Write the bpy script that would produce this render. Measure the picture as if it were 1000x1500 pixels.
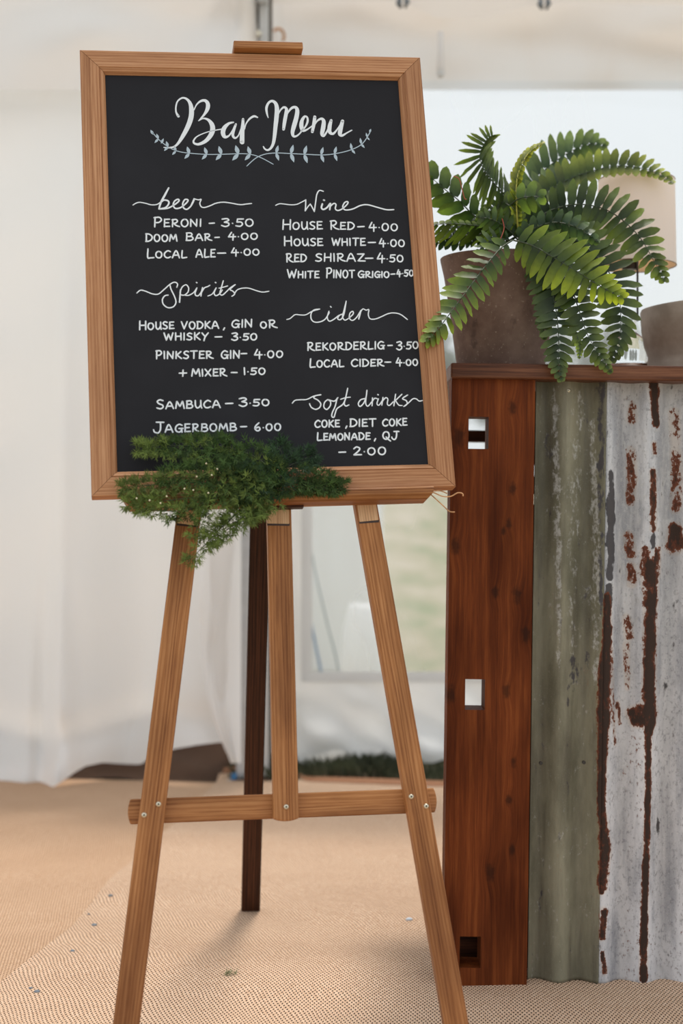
import bpy, bmesh, math, random
from mathutils import Vector, Matrix, noise
random.seed(7)
for o in list(bpy.data.objects): bpy.data.objects.remove(o, do_unlink=True)
S = bpy.context.scene
COL = S.collection
# ------------------------------------------------------------------ camera
F = 2083.0; PX, PY = 500.0, 750.0; H = 0.84; RHO = 0.0142
cd = bpy.data.cameras.new('camera'); cam = bpy.data.objects.new('camera', cd); COL.objects.link(cam)
cd.sensor_fit = 'VERTICAL'; cd.sensor_height = 36.0; cd.sensor_width = 24.0
cd.lens = F / 1500.0 * 36.0
cd.dof.use_dof = True; cd.dof.focus_distance = 2.40; cd.dof.aperture_fstop = 2.6
cd.clip_start = 0.05; cd.clip_end = 500
cam.matrix_world = Matrix.Translation((0, 0, H)) @ Matrix.Rotation(math.pi/2, 4, 'X') @ Matrix.Rotation(RHO, 4, 'Z')
S.camera = cam
# ------------------------------------------------------------------ light
w = bpy.data.worlds.new('world'); S.world = w; w.use_nodes = True
nt = w.node_tree; nt.nodes.clear()
wo = nt.nodes.new('ShaderNodeOutputWorld'); bg = nt.nodes.new('ShaderNodeBackground')
tc = nt.nodes.new('ShaderNodeTexCoord'); sp = nt.nodes.new('ShaderNodeSeparateXYZ'); rp = nt.nodes.new('ShaderNodeValToRGB')
nt.links.new(tc.outputs['Generated'], sp.inputs[0]); nt.links.new(sp.outputs['Z'], rp.inputs[0])
rp.color_ramp.elements[0].position = 0.0; rp.color_ramp.elements[0].color = (0.80, 0.84, 0.86, 1)
rp.color_ramp.elements[1].position = 0.6; rp.color_ramp.elements[1].color = (0.90, 0.95, 1.0, 1)
nt.links.new(rp.outputs[0], bg.inputs[0]); nt.links.new(bg.outputs[0], wo.inputs[0])
bg.inputs[1].default_value = 1.12
sl = bpy.data.lights.new('sun', 'SUN'); so = bpy.data.objects.new('sun', sl); COL.objects.link(so)
sl.energy = 2.3; sl.angle = math.radians(9); sl.color = (1.0, 0.93, 0.84)
_el, _az = math.radians(75), math.radians(22)     # high, behind the wall and a little to the right
_d = Vector((math.sin(_az)*math.cos(_el), math.cos(_az)*math.cos(_el), math.sin(_el)))
so.rotation_euler = _d.to_track_quat('Z', 'Y').to_euler(); so.location = _d*8
S.view_settings.view_transform = 'Standard'; S.view_settings.look = 'None'
S.view_settings.gamma = 1.0; S.view_settings.use_curve_mapping = False
S.view_settings.exposure = 0.0
# ------------------------------------------------------------------ geometry of the view
CAM = Vector((0, 0, H))
def ray(x, y):
    dx = (x-PX)/F; dy = -(y-PY)/F
    return Vector((dx*math.cos(RHO)-dy*math.sin(RHO), 1.0, dx*math.sin(RHO)+dy*math.cos(RHO)))
def W(x, y, D): return CAM + ray(x, y)*D
def FL(x, y, z=0.0):
    r = ray(x, y); return CAM + r*((z-H)/r.z)
# menu board plane, from its four outer corners (a 0.58 x 0.77 m rectangle leaning back)
TL = None
def solve_board():
    import numpy as np
    C = [(119,72.5),(617.5,83.5),(667.5,713),(134,727.5)]
    A = []
    for (u, v), (x, y) in zip([(0,0),(1,0),(1,1),(0,1)], C):
        r = ray(x, y); dx, dz = r.x, r.z
        A.append([u,v,1,0,0,0,-dx*u,-dx*v,-dx]); A.append([0,0,0,u,v,1,-dz*u,-dz*v,-dz])
    h = np.linalg.svd(np.array(A))[2][-1].reshape(3,3)[[0,2,1]]
    if h[1,2] < 0: h = -h
    a, b, t = h.T
    s = 2.33/(t+a/2+b/2)[1]
    return Vector(a*s), Vector(b*s), Vector(t*s)+CAM
_a, _b, _tl = solve_board()
BW, BH = _a.length, _b.length
E1 = _a.normalized(); E2 = (-_b - E1*(-_b).dot(E1)).normalized(); NB = E1.cross(E2)
BL0 = _tl + _b
def PB(x, y, off=0.0):
    r = ray(x, y); k = (BL0+NB*off-CAM).dot(NB)/r.dot(NB); return CAM + r*k
def UV(p): q = p-BL0; return q.dot(E1), q.dot(E2)
def BP(u, v, off=0.0): return BL0+E1*u+E2*v+NB*off
# ------------------------------------------------------------------ helpers
def root(name, label, cat, loc, group=None):
    o = bpy.data.objects.new(name, None); COL.objects.link(o); o.location = loc; o.empty_display_size = .05
    o['label'] = label; o['category'] = cat
    if group: o['group'] = group
    return o
def tag(o, label=None, cat=None, group=None, kind=None):
    if label: o['label'] = label
    if cat: o['category'] = cat
    if group: o['group'] = group
    if kind: o['kind'] = kind
    return o
def wloc(o):
    v = Vector((0,0,0))
    while o: v = v + Vector(o.location); o = o.parent
    return v
def link(name, me, mat, parent=None, mw=None):
    """link mesh; mw = world matrix. parents only carry translations unless told otherwise"""
    if mat: me.materials.append(mat)
    o = bpy.data.objects.new(name, me); COL.objects.link(o)
    mw = mw or Matrix.Identity(4)
    if parent:
        o.parent = parent; o.matrix_local = WM[parent.name].inverted() @ mw if parent.name in WM else Matrix.Translation(-wloc(parent)) @ mw
    else: o.matrix_local = mw
    WM[o.name] = mw.copy()
    return o
WM = {}
def mesh(name, vs, fs, smooth=False, sharp=None):
    me = bpy.data.meshes.new(name); me.from_pydata([tuple(v) for v in vs], [], fs); me.update()
    bm = bmesh.new(); bm.from_mesh(me); bmesh.ops.recalc_face_normals(bm, faces=bm.faces); bm.to_mesh(me); bm.free()
    if smooth:
        me.polygons.foreach_set('use_smooth', [True]*len(me.polygons))
        if sharp: me.set_sharp_from_angle(angle=math.radians(sharp))
    return me
def bev(o, wd=.002, seg=2):
    m = o.modifiers.new('bevel', 'BEVEL'); m.width = wd; m.segments = seg; m.limit_method = 'ANGLE'; m.angle_limit = math.radians(30)
    return o
def boxm(name, a, b):
    (x0,y0,z0),(x1,y1,z1) = a, b
    vs = [(x,y,z) for x in (x0,x1) for y in (y0,y1) for z in (z0,z1)]
    return mesh(name, vs, [(0,1,3,2),(4,6,7,5),(0,4,5,1),(2,3,7,6),(0,2,6,4),(1,5,7,3)])
def box(name, a, b, mat, parent=None, bevel=.002):
    """world box; local origin at its centre"""
    c = (Vector(a)+Vector(b))/2
    me = boxm(name, Vector(a)-c, Vector(b)-c)
    o = link(name, me, mat, parent, Matrix.Translation(c))
    if bevel: bev(o, bevel)
    return o
def frame(origin, x, y):
    x = x.normalized(); z = x.cross(y).normalized(); y = z.cross(x)
    m = Matrix((x, y, z)).transposed().to_4x4(); m.translation = origin
    return m
def slab(name, outline, z0, z1, mw, mat, parent, bevel=.0015):
    n = len(outline)
    vs = [(x,y,z0) for x,y in outline]+[(x,y,z1) for x,y in outline]
    fs = [tuple(range(n)), tuple(range(n,2*n))]+[(i,(i+1)%n,(i+1)%n+n,i+n) for i in range(n)]
    o = link(name, mesh(name, vs, fs), mat, parent, mw)
    if bevel: bev(o, bevel)
    return o
def bar(name, A, B, wd, t, mat, parent, n=None, foot=False, roundB=0, roundA=0, bevel=.0018):
    """timber whose FRONT centre line runs A->B, facing n"""
    n = n or NB
    x = (B-A).normalized(); y = n.cross(x).normalized(); z = x.cross(y)
    m = Matrix((x,y,z)).transposed().to_4x4(); m.translation = A
    L = (B-A).length; h = wd/2
    out = []
    def arc(x0, s, r):
        pts = []
        for k in range(9):
            yy = -h+2*h*k/8; pts.append((x0+s*r*(1-(yy/h)**2), yy))
        return pts
    left = arc(0,-1,roundA) if roundA else [(0,-h),(0,h)]
    right = arc(L,1,roundB) if roundB else [(L,-h),(L,h)]
    out = left[::-1]+right
    nn = len(out)
    vs = [Vector((a,b,-t)) for a,b in out]+[Vector((a,b,0)) for a,b in out]
    if foot:
        for v in vs:
            if v.x > L/2:
                p = m @ v; v.x -= (p.z-FOOTZ)/x.z
    fs = [tuple(range(nn)), tuple(range(nn,2*nn))]+[(i,(i+1)%nn,(i+1)%nn+nn,i+nn) for i in range(nn)]
    o = link(name, mesh(name, vs, fs), mat, parent, m)
    if bevel: bev(o, bevel)
    return o
FOOTZ = 0.007
def catmull(P, n=6):
    P = [tuple(p) for p in P]
    if len(P) < 3: 
        return [tuple(a+(b-a)*k/n for a,b in zip(P[0],P[1])) for k in range(n+1)]
    Q = [P[0]]+P+[P[-1]]; out = []
    for i in range(1, len(Q)-2):
        p0,p1,p2,p3 = Q[i-1:i+3]
        for k in range(n):
            t = k/n
            out.append(tuple(.5*((2*b)+(-a+c)*t+(2*a-5*b+4*c-d)*t*t+(-a+3*b-3*c+d)*t**3) for a,b,c,d in zip(p0,p1,p2,p3)))
    out.append(P[-1]); return out
def tube(vs, fs, pts, rad, n=6):
    """append a tube; rad float or list"""
    base = len(vs); N = len(pts)
    for i, p in enumerate(pts):
        p = Vector(p); a = Vector(pts[max(i-1,0)]); b = Vector(pts[min(i+1,N-1)]); t = (b-a).normalized()
        u = t.cross(Vector((0,0,1)) if abs(t.z) < .9 else Vector((1,0,0))).normalized(); v = t.cross(u)
        r = rad[i] if isinstance(rad, (list,tuple)) else rad
        for k in range(n):
            a_ = 2*math.pi*k/n; vs.append(p+u*(r*math.cos(a_))+v*(r*math.sin(a_)))
    for i in range(N-1):
        for k in range(n):
            a_, b_ = base+i*n+k, base+i*n+(k+1)%n
            fs.append((a_, b_, b_+n, a_+n))
    fs.append(tuple(base+k for k in range(n))); fs.append(tuple(base+(N-1)*n+k for k in range(n)))
def lathe(name, prof, mat, parent, loc, seg=48, tilt=None, sharp=40):
    vs, fs = [], []
    for r, z in prof:
        for k in range(seg):
            a = 2*math.pi*k/seg; vs.append((r*math.cos(a), r*math.sin(a), z))
    m = len(prof)
    for i in range(m-1):
        for k in range(seg):
            a, b = i*seg+k, i*seg+(k+1)%seg; fs.append((a,b,b+seg,a+seg))
    if prof[0][0] > 1e-6: fs.append(tuple(range(seg)))
    if prof[-1][0] > 1e-6: fs.append(tuple((m-1)*seg+k for k in range(seg)))
    me = mesh(name, vs, fs, True, sharp)
    bm = bmesh.new(); bm.from_mesh(me); bmesh.ops.remove_doubles(bm, verts=bm.verts, dist=1e-6); bm.to_mesh(me); bm.free()
    mw = Matrix.Translation(loc) @ (tilt or Matrix.Identity(4))
    return link(name, me, mat, parent, mw)
# ------------------------------------------------------------------ materials
class NT:
    def __init__(s, name):
        s.m = bpy.data.materials.new(name); s.m.use_nodes = True; s.t = s.m.node_tree; s.t.nodes.clear()
        s.out = s.t.nodes.new('ShaderNodeOutputMaterial')
    def n(s, typ, props=None, **inp):
        nd = s.t.nodes.new('ShaderNode'+typ)
        for k, v in (props or {}).items(): setattr(nd, k, v)
        for k, v in inp.items():
            key = int(k[1:]) if k[0] == 'i' and k[1:].isdigit() else k.replace('_', ' ')
            s.set(nd.inputs[key], v)
        return nd
    def set(s, sock, v):
        if isinstance(v, bpy.types.NodeSocket): s.t.links.new(v, sock)
        elif isinstance(v, bpy.types.Node): s.t.links.new(v.outputs[0], sock)
        else:
            if isinstance(v, tuple) and len(v) == 3 and sock.type == 'RGBA': v = v+(1,)
            sock.default_value = v
    def math(s, op, a, b=0.0, c=None, clamp=False):
        nd = s.n('Math', {'operation': op, 'use_clamp': clamp}, i0=a, i1=b)
        if c is not None: s.set(nd.inputs[2], c)
        return nd.outputs[0]
    def noise(s, vec, scale, detail=3, rough=.55, dist=0):
        return s.n('TexNoise', None, Vector=vec, Scale=scale, Detail=detail, Roughness=rough, Distortion=dist).outputs[0]
    def ramp(s, fac, stops):
        nd = s.n('ValToRGB', None, i0=fac); cr = nd.color_ramp
        while len(cr.elements) < len(stops): cr.elements.new(.5)
        for e, (p, c) in zip(cr.elements, stops): e.position = p; e.color = (c if len(c) == 4 else c+(1,))
        return nd.outputs[0]
    def mix(s, f, a, b, mode='MIX'):
        nd = s.n('Mix', {'data_type':'RGBA','blend_type':mode})
        s.set(nd.inputs[0], f); s.set(nd.inputs[6], a); s.set(nd.inputs[7], b); return nd.outputs[2]
    def vmap(s, vec, scale=(1,1,1), loc=(0,0,0), rot=(0,0,0)):
        return s.n('Mapping', None, Vector=vec, Scale=scale, Location=loc, Rotation=rot).outputs[0]
    def obj(s): return s.n('TexCoord').outputs['Object']
    def geo(s): return s.n('NewGeometry').outputs['Position']
    def ss(s, v, a, b, lo=0.0, hi=1.0):
        return s.n('MapRange', {'interpolation_type':'SMOOTHSTEP'}, Value=v, From_Min=a, From_Max=b, To_Min=lo, To_Max=hi).outputs[0]
    def bump(s, h, strength=.3, dist=.002):
        return s.n('Bump', None, Height=h, Strength=strength, Distance=dist).outputs[0]
    def bsdf(s, **k):
        b = s.n('BsdfPrincipled', None, **k); s.t.links.new(b.outputs[0], s.out.inputs[0]); return b
def plain(name, col, rough=.6, metal=0.0, var=0.0, sc=30):
    N = NT(name); c = col
    if var:
        nz = N.noise(N.obj(), sc, 3); c = N.mix(N.ss(nz,.3,.7), tuple(x*(1-var) for x in col), tuple(min(1,x*(1+var)) for x in col))
    N.bsdf(Base_Color=c, Roughness=rough, Metallic=metal); return N.m
def wood(name, dark, mid, light, axis=0, fine=1.0, rough=.5, knots=None, blotch=.5, spec=.2):
    N = NT(name); P = N.obj()
    rnd = N.n('ObjectInfo').outputs['Random']
    off = N.n('CombineXYZ', None, i0=N.math('MULTIPLY', rnd, 7.3), i1=N.math('MULTIPLY', rnd, 3.1), i2=N.math('MULTIPLY', rnd, 5.7))
    V = N.n('VectorMath', {'operation':'ADD'}, i0=P, i1=off).outputs[0]
    def sc(l, c):
        v = [c, c, c]; v[axis] = l; return tuple(v)
    extra = None
    if knots:
        for (kx, kz, kr) in knots:
            d = N.n('VectorMath', {'operation':'DISTANCE'}, i0=N.vmap(P, (1,0,.55)), i1=(kx, 0, kz*.55)).outputs['Value']
            k = N.ss(N.math('ADD', d, N.math('MULTIPLY', N.math('SUBTRACT', N.noise(P, 90, 3), .5), kr*1.6)), kr*1.25, kr*.25)
            extra = k if extra is None else N.math('MAXIMUM', extra, k)
            push = N.ss(d, kr*3, 0, 0, kr*.7)
            V = N.n('VectorMath', {'operation':'ADD'}, i0=V, i1=N.n('CombineXYZ', None, i0=push).outputs[0]).outputs[0]
    warp = N.noise(N.vmap(V, sc(1.2, 6)), 1.0, 2)
    big = N.noise(N.vmap(V, sc(1.2*fine, 95*fine)), 1.0, 5, .65, .5)
    ring = N.n('TexWave', {'wave_type':'BANDS','bands_direction':'Y' if axis != 1 else 'X'}, Vector=N.vmap(V, sc(1.1, 26*fine)), Scale=2.2, Distortion=7.0, Detail=3.0, Detail_Scale=1.4).outputs['Fac']
    fib = N.noise(N.vmap(V, sc(16*fine, 480*fine)), 1.0, 3, .75)
    f = N.math('ADD', N.math('MULTIPLY', big, .52), N.math('ADD', N.math('MULTIPLY', ring, .14), N.math('MULTIPLY', fib, .42)))
    c = N.ramp(f, [(.36, dark), (.52, mid), (.70, light)])
    bl = N.ss(N.noise(N.vmap(V, sc(3, 14)), 1.0, 3), .35, .68)
    c = N.mix(N.math('MULTIPLY', bl, blotch), c, N.mix(1.0, c, (.48,.42,.38), 'MULTIPLY'))
    if extra is not None: c = N.mix(N.math('MULTIPLY', extra, .62), c, (.012,.006,.004))
    N.bsdf(Base_Color=c, Roughness=N.ss(fib,.3,.7,rough-.08,rough+.12), Normal=N.bump(fib, .25, .0006), Specular_IOR_Level=spec)
    return N.m
M = {}
M['frame'] = wood('stained_pine_frame', (.29,.120,.050), (.44,.205,.095), (.57,.300,.155), rough=.5, blotch=.35)
M['leg'] = wood('stained_pine_easel', (.20,.068,.019), (.365,.150,.050), (.50,.235,.092), rough=.45, blotch=.8)
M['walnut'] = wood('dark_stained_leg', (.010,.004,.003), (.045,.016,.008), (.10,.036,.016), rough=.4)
M['pale'] = wood('bare_pine', (.40,.22,.11), (.62,.38,.21), (.72,.48,.29), fine=1.3, rough=.6, blotch=.05)
M['counter'] = wood('worktop_wood', (.045,.016,.008), (.125,.046,.022), (.22,.095,.05), rough=.4, blotch=.4)
M['stainmark'] = plain('dark_stain', (.035,.015,.008), .5)
M['screw'] = plain('zinc_screw', (.62,.55,.42), .32, .9)
M['slot'] = plain('screw_recess', (.03,.025,.02), .6)
M['chalk'] = plain('chalk_paint', (.76,.78,.80), .8)
M['vine'] = plain('chalk_vine', (.42,.50,.56), .8)
M['rope'] = plain('guy_rope', (.10,.20,.24), .7)
M['rope2'] = plain('blue_guy_rope', (.05,.20,.42), .7)
M['alu'] = plain('aluminium_upright', (.55,.56,.57), .42, .35, .06, 20)
M['gap'] = plain('dark_joint', (.11,.09,.07), .8)
M['pebble'] = plain('grey_pebble', (.16,.18,.20), .7, 0, .3, 60)
M['raffia'] = plain('raffia', (.52,.27,.12), .7, 0, .3, 80)
M['red_hair'] = plain('red_fibre', (.36,.07,.04), .8)
M['bulbfit'] = plain('black_fitting', (.012,.010,.010), .4)
M['bud'] = plain('cream_bud', (.80,.72,.52), .6)
M['bark'] = plain('bark', (.07,.05,.04), .9)
N = NT('blackboard_paint'); nz = N.noise(N.obj(), 5, 4)
N.bsdf(Base_Color=N.mix(N.ss(nz,.35,.75), (.0115,.0108,.0135), (.016,.0155,.019)), Roughness=.72, Specular_IOR_Level=.25); M['black'] = N.m
def fabric(name, col, tint, trans=.36):
    N = NT(name); P = N.geo()
    b = N.ss(N.noise(N.vmap(P, (2.2,2.2,1.3)), 1.0, 3, .5, .8), .52, .78)
    c = N.mix(N.math('MULTIPLY', b, .55), col, tint)
    wv = N.noise(P, 260, 2)
    nb = N.bump(wv, .12, .0006)
    d = N.n('BsdfDiffuse', None, Color=c, Normal=nb); t = N.n('BsdfTranslucent', None, Color=c, Normal=nb)
    m = N.n('MixShader', None, i0=trans, i1=d, i2=t); g = N.n('BsdfGlossy', None, Roughness=.5, Color=(1,1,1,1))
    m2 = N.n('MixShader', None, i0=.03, i1=m, i2=g)
    N.t.links.new(m2.outputs[0], N.out.inputs[0]); return N.m
M['tent'] = fabric('marquee_canvas', (.91,.90,.885), (.88,.84,.80))
M['valance'] = fabric('valance_canvas', (.82,.79,.76), (.77,.69,.61), .28)
M['hem'] = fabric('valance_hem', (.74,.74,.73), (.70,.69,.67), .25)
N = NT('clear_pvc'); P = N.geo()
hz = N.ss(N.noise(N.vmap(P, (3,3,1.2)), 1.0, 2), .3, .8, .16, .34)
d = N.n('BsdfTranslucent', None, Color=(.93,.95,.96,1)); t = N.n('BsdfTransparent', None, Color=(.88,.89,.895,1)); g = N.n('BsdfGlossy', None, Roughness=.08)
m = N.n('MixShader', None, i0=hz, i1=t, i2=d); m2 = N.n('MixShader', None, i0=.04, i1=m, i2=g)
N.t.links.new(m2.outputs[0], N.out.inputs[0]); M['pvc'] = N.m
M['tent_out'] = fabric('outdoor_canvas', (.95,.955,.97), (.93,.93,.95), .55)
def jute(name, rot, base=(.57,.365,.235), hi=(.76,.555,.40), hole=(.075,.040,.025), per=.0072):
    N = NT(name); P = N.vmap(N.geo(), rot=(0,0,math.radians(rot)))
    wob = N.noise(N.vmap(P,(6,6,6)), 1.0, 2)
    P2 = N.n('VectorMath', {'operation':'ADD'}, i0=P, i1=N.n('VectorMath', {'operation':'SCALE'}, i0=N.n('CombineXYZ',None,i0=wob,i1=wob).outputs[0], Scale=.02).outputs[0]).outputs[0]
    s = N.n('SeparateXYZ', None, i0=P2)
    k = 2*math.pi/per
    h1 = N.math('MULTIPLY', N.math('COSINE', N.math('MULTIPLY', s.outputs[0], math.pi/per*2)), N.math('COSINE', N.math('MULTIPLY', s.outputs[1], math.pi/(per*1.05))))
    jit = N.noise(P2, 420, 2, .6)
    hv = N.math('ADD', h1, N.math('MULTIPLY', N.math('SUBTRACT', jit, .5), .9))
    hm = N.ss(hv, .26, .55)
    col = N.mix(N.ss(N.noise(N.vmap(P2,(500,120,100)), 1.0, 2), .3, .7), base, hi)
    big = N.ss(N.noise(N.vmap(P,(1.5,3.5,1)), 1.0, 4), .3, .7)
    col = N.mix(N.math('MULTIPLY', big, .35), col, tuple(c*.82 for c in base))
    col = N.mix(hm, col, hole)
    N.bsdf(Base_Color=col, Roughness=.85, Specular_IOR_Level=.15, Normal=N.bump(N.math('ADD', N.math('MULTIPLY', h1, -1), N.math('MULTIPLY',jit,.5)), .5, .0016))
    return N.m
M['jute_r'] = jute('jute_weave', 4); M['jute_l'] = jute('jute_weave_left', -33, (.51,.315,.19), (.66,.455,.31), (.20,.11,.06), .0062)
M['jute_edge'] = jute('jute_binding', 0, (.36,.17,.09), (.46,.24,.14), (.20,.09,.05), .009)
M['coir'] = jute('dark_coir', 12, (.045,.022,.012), (.08,.042,.024), (.02,.01,.007), .008)  # coir brown taken darker to carry the shade under the flap
N = NT('field_grass'); P = N.geo()
c = N.ramp(N.noise(N.vmap(P,(1.1,.30,1)), 1.0, 6, .7), [(.36,(.21,.24,.12)),(.5,(.36,.32,.215)),(.64,(.46,.40,.31))])
N.bsdf(Base_Color=c, Roughness=.95, Specular_IOR_Level=.1); M['field'] = N.m
M['blade'] = plain('dark_grass_blades', (.045,.052,.022), .7, 0, .5, 9)
M['blade_dry'] = plain('dry_grass_blades', (.22,.19,.12), .8, 0, .3, 9)
def leafmat(name, attr):
    N = NT(name)
    src = N.n('Attribute', {'attribute_name':'col','attribute_type':'GEOMETRY'}).outputs['Color'] if attr else N.n('ObjectInfo').outputs['Color']
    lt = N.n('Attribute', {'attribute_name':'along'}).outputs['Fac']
    src = N.mix(N.ss(lt, 0, 1), N.mix(1.0, src, (.42,.50,.60), 'MULTIPLY'), N.mix(1.0, src, (1.75,1.60,1.2), 'MULTIPLY'))  # paints light through the leaflets into their colour, dark base to bright tip
    nz = N.noise(N.geo(), 130, 2)
    c = N.mix(N.ss(nz,.3,.7,0,.35), src, N.mix(1.0, src, (1.5,1.45,1.3), 'MULTIPLY'))
    p = N.n('BsdfPrincipled', None, Base_Color=c, Roughness=.5, Specular_IOR_Level=.4)
    t = N.n('BsdfTranslucent', None, Color=N.mix(1.0, c, (1.5,1.7,.8), 'MULTIPLY'))
    m = N.n('MixShader', None, i0=.28, i1=p, i2=t); N.t.links.new(m.outputs[0], N.out.inputs[0]); return N.m
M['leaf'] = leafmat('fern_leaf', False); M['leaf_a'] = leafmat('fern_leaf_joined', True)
M['stem'] = plain('fern_stem', (.035,.05,.018), .5); M['stem_y'] = plain('yellow_stem', (.42,.38,.06), .5)
N = NT('terracotta'); P = N.obj()
a = N.ss(N.noise(P, 16, 5, .6), .35, .7); b = N.ss(N.noise(N.vmap(P,(1,1,.7)), 26, 4, .6), .60, .72)
c = N.mix(a, (.118,.066,.047), (.20,.128,.096)); c = N.mix(N.math('MULTIPLY', b, .7), c, (.06,.032,.024))
sp_ = N.ss(N.noise(P, 170, 2), .64, .72); c = N.mix(N.math('MULTIPLY', sp_, .5), c, (.36,.28,.22))
N.bsdf(Base_Color=c, Roughness=.75, Normal=N.bump(N.noise(P,60,4), .3, .002)); M['terra'] = N.m
N = NT('grey_clay'); P = N.obj(); a = N.ss(N.noise(P, 11, 4, .6), .35, .7)
N.bsdf(Base_Color=N.mix(a, (.26,.195,.150), (.42,.335,.27)), Roughness=.6, Normal=N.bump(N.noise(P,40,3), .2, .002)); M['clay'] = N.m
N = NT('shade_cloth'); d = N.n('BsdfDiffuse', None, Color=(.96,.945,.92,1)); t = N.n('BsdfTranslucent', None, Color=(.95,.84,.72,1))
m = N.n('MixShader', None, i0=.42, i1=d, i2=t); N.t.links.new(m.outputs[0], N.out.inputs[0]); M['shade'] = N.m
N = NT('shade_lining'); d = N.n('BsdfDiffuse', None, Color=(.85,.64,.44,1)); t = N.n('BsdfTranslucent', None, Color=(.98,.82,.62,1))
m = N.n('MixShader', None, i0=.5, i1=d, i2=t); N.t.links.new(m.outputs[0], N.out.inputs[0]); M['lining'] = N.m
M['rimwire'] = plain('shade_rim', (.30,.20,.12), .5)
N = NT('clear_glass'); N.bsdf(Base_Color=(.95,.97,.97), Roughness=.03, Transmission_Weight=1.0, IOR=1.3); M['glass'] = N.m
# ------------------------------------------------------------------ setting: ground
def plane(name, x0, x1, y0, y1, z, mat):
    return link(name, mesh(name, [(x0,y0,z),(x1,y0,z),(x1,y1,z),(x0,y1,z)], [(0,1,2,3)]), mat)
def gz(y): 
    t = max(0, min(1, (y-12)/36)); return 1.75*t*t*(3-2*t)
gys = [-6, 5, 8, 12, 16, 20, 24, 28, 32, 36, 40, 44, 48, 60, 90]
tag(link('ground', mesh('ground', [(x, y, gz(y)) for y in gys for x in (-60, 60)], [(2*i, 2*i+1, 2*i+3, 2*i+2) for i in range(len(gys)-1)], True), M['field']), kind='structure')
def interp(pts, x):
    if x <= pts[0][0]: return pts[0][1]
    for (a,b),(c,d) in zip(pts, pts[1:]):
        if x <= c: return b+(d-b)*(x-a)/(c-a)
    return pts[-1][1]
def gridmesh(name, nu, nv, fn, skip=None):
    vs = [fn(i/nu, j/nv) for j in range(nv+1) for i in range(nu+1)]
    fs = [(j*(nu+1)+i, j*(nu+1)+i+1, (j+1)*(nu+1)+i+1, (j+1)*(nu+1)+i) for j in range(nv) for i in range(nu) if not (skip and skip(i, j))]
    me = mesh(name, vs, fs, True); 
    bm = bmesh.new(); bm.from_mesh(me); bmesh.ops.delete(bm, geom=[v for v in bm.verts if not v.link_faces], context='VERTS'); bm.to_mesh(me); bm.free()
    return me
def cloth(name, me, mat, th=.003, parent=None):
    return link(name, me, mat, parent)
# matting: seam between the two pieces, in floor metres
SEAM = [(-.60,2.1),(-.585,2.43),(-.535,2.65),(-.515,2.8),(-.50,3.0),(-.488,3.24),(-.44,3.6),(-.40,3.9),(-.36,4.36)]
def seamx(y): return interp([(b,a) for a,b in SEAM], y)
def bumpz(x, y):
    n = noise.noise(Vector((x*1.3, y*2.6, 3.1)))*.5+noise.noise(Vector((x*3.1+.6*y, y*5.5, 9.1)))*.3
    f = .010*n + .004*math.sin(y*13+x*2+2*noise.noise(Vector((x,y,0))))
    # keep it flat under the feet of the easel and the bar
    keep = 1
    for (fx, fy) in ((FR.x,FR.y),(.2,2.5),(.45,2.52),(.8,2.52)):
        d = math.hypot(x-fx, (y-fy)); keep = min(keep, max(0, min(1, (d-.03)/.22)))
    return .007+(f+.004)*keep*.9
FR = FL(367, 1337)
edge_y = [(-3,4.36),(-.5,4.36),(-.30,4.53),(-.16,4.50),(-.09,4.38),(.1,4.36),(.3,4.33),(3,4.33)]
def matR(u, v):
    y = 0.7+(v)*(1.0)
    yt = 1.2; 
    y = yt + v*3.4
    x0 = seamx(min(y,4.36)); x = x0-.012+u*(2.6-x0)
    y1 = interp(edge_y, x); y = min(yt+v*(y1-yt), y1)
    x0 = seamx(min(y,4.36)); x = x0-.012+u*(2.6-x0)
    e = math.exp(-((x-x0)/.02)**2)*.004
    return (x, y, bumpz(x, y)+.003-e*.4)
def matL(u, v):
    y = 1.2+v*(4.36-1.2); x1 = seamx(y)+.02; x = -3.2+u*(x1+3.2)
    return (x, y, bumpz(x, y)-.0005)
mr = link('jute_mat', gridmesh('jute_mat', 220, 230, matR), M['jute_r']); tag(mr, 'large natural jute floor matting under the easel and bar front', 'matting')
ml = link('jute_mat', gridmesh('jute_mat', 150, 200, matL), M['jute_l']); tag(ml, 'jute matting strip with slanting weave at left of the pebble-lined seam', 'matting')
# turned binding on the far edge of the right mat
def bind(u, v):
    x = -.36+u*2.9; y = interp(edge_y, x); a = v*math.pi
    r = .011+.002*math.sin(x*9)
    return (x, y-.02+.050*v, bumpz(x, y)+.004+math.sin(a)*r)
ob = link('binding', gridmesh('binding', 120, 8, bind), M['jute_edge'], mr)
# dark coir roll lying past the lifted flap
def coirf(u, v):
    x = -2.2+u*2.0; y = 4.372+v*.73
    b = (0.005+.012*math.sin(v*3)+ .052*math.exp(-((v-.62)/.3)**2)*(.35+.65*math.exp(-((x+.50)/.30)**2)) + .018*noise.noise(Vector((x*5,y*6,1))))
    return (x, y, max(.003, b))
tag(link('coir_mat', gridmesh('coir_mat', 70, 40, coirf), M['coir']), 'dark brown rumpled coir mat in shadow under the lifted canvas flap', 'matting')
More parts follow.
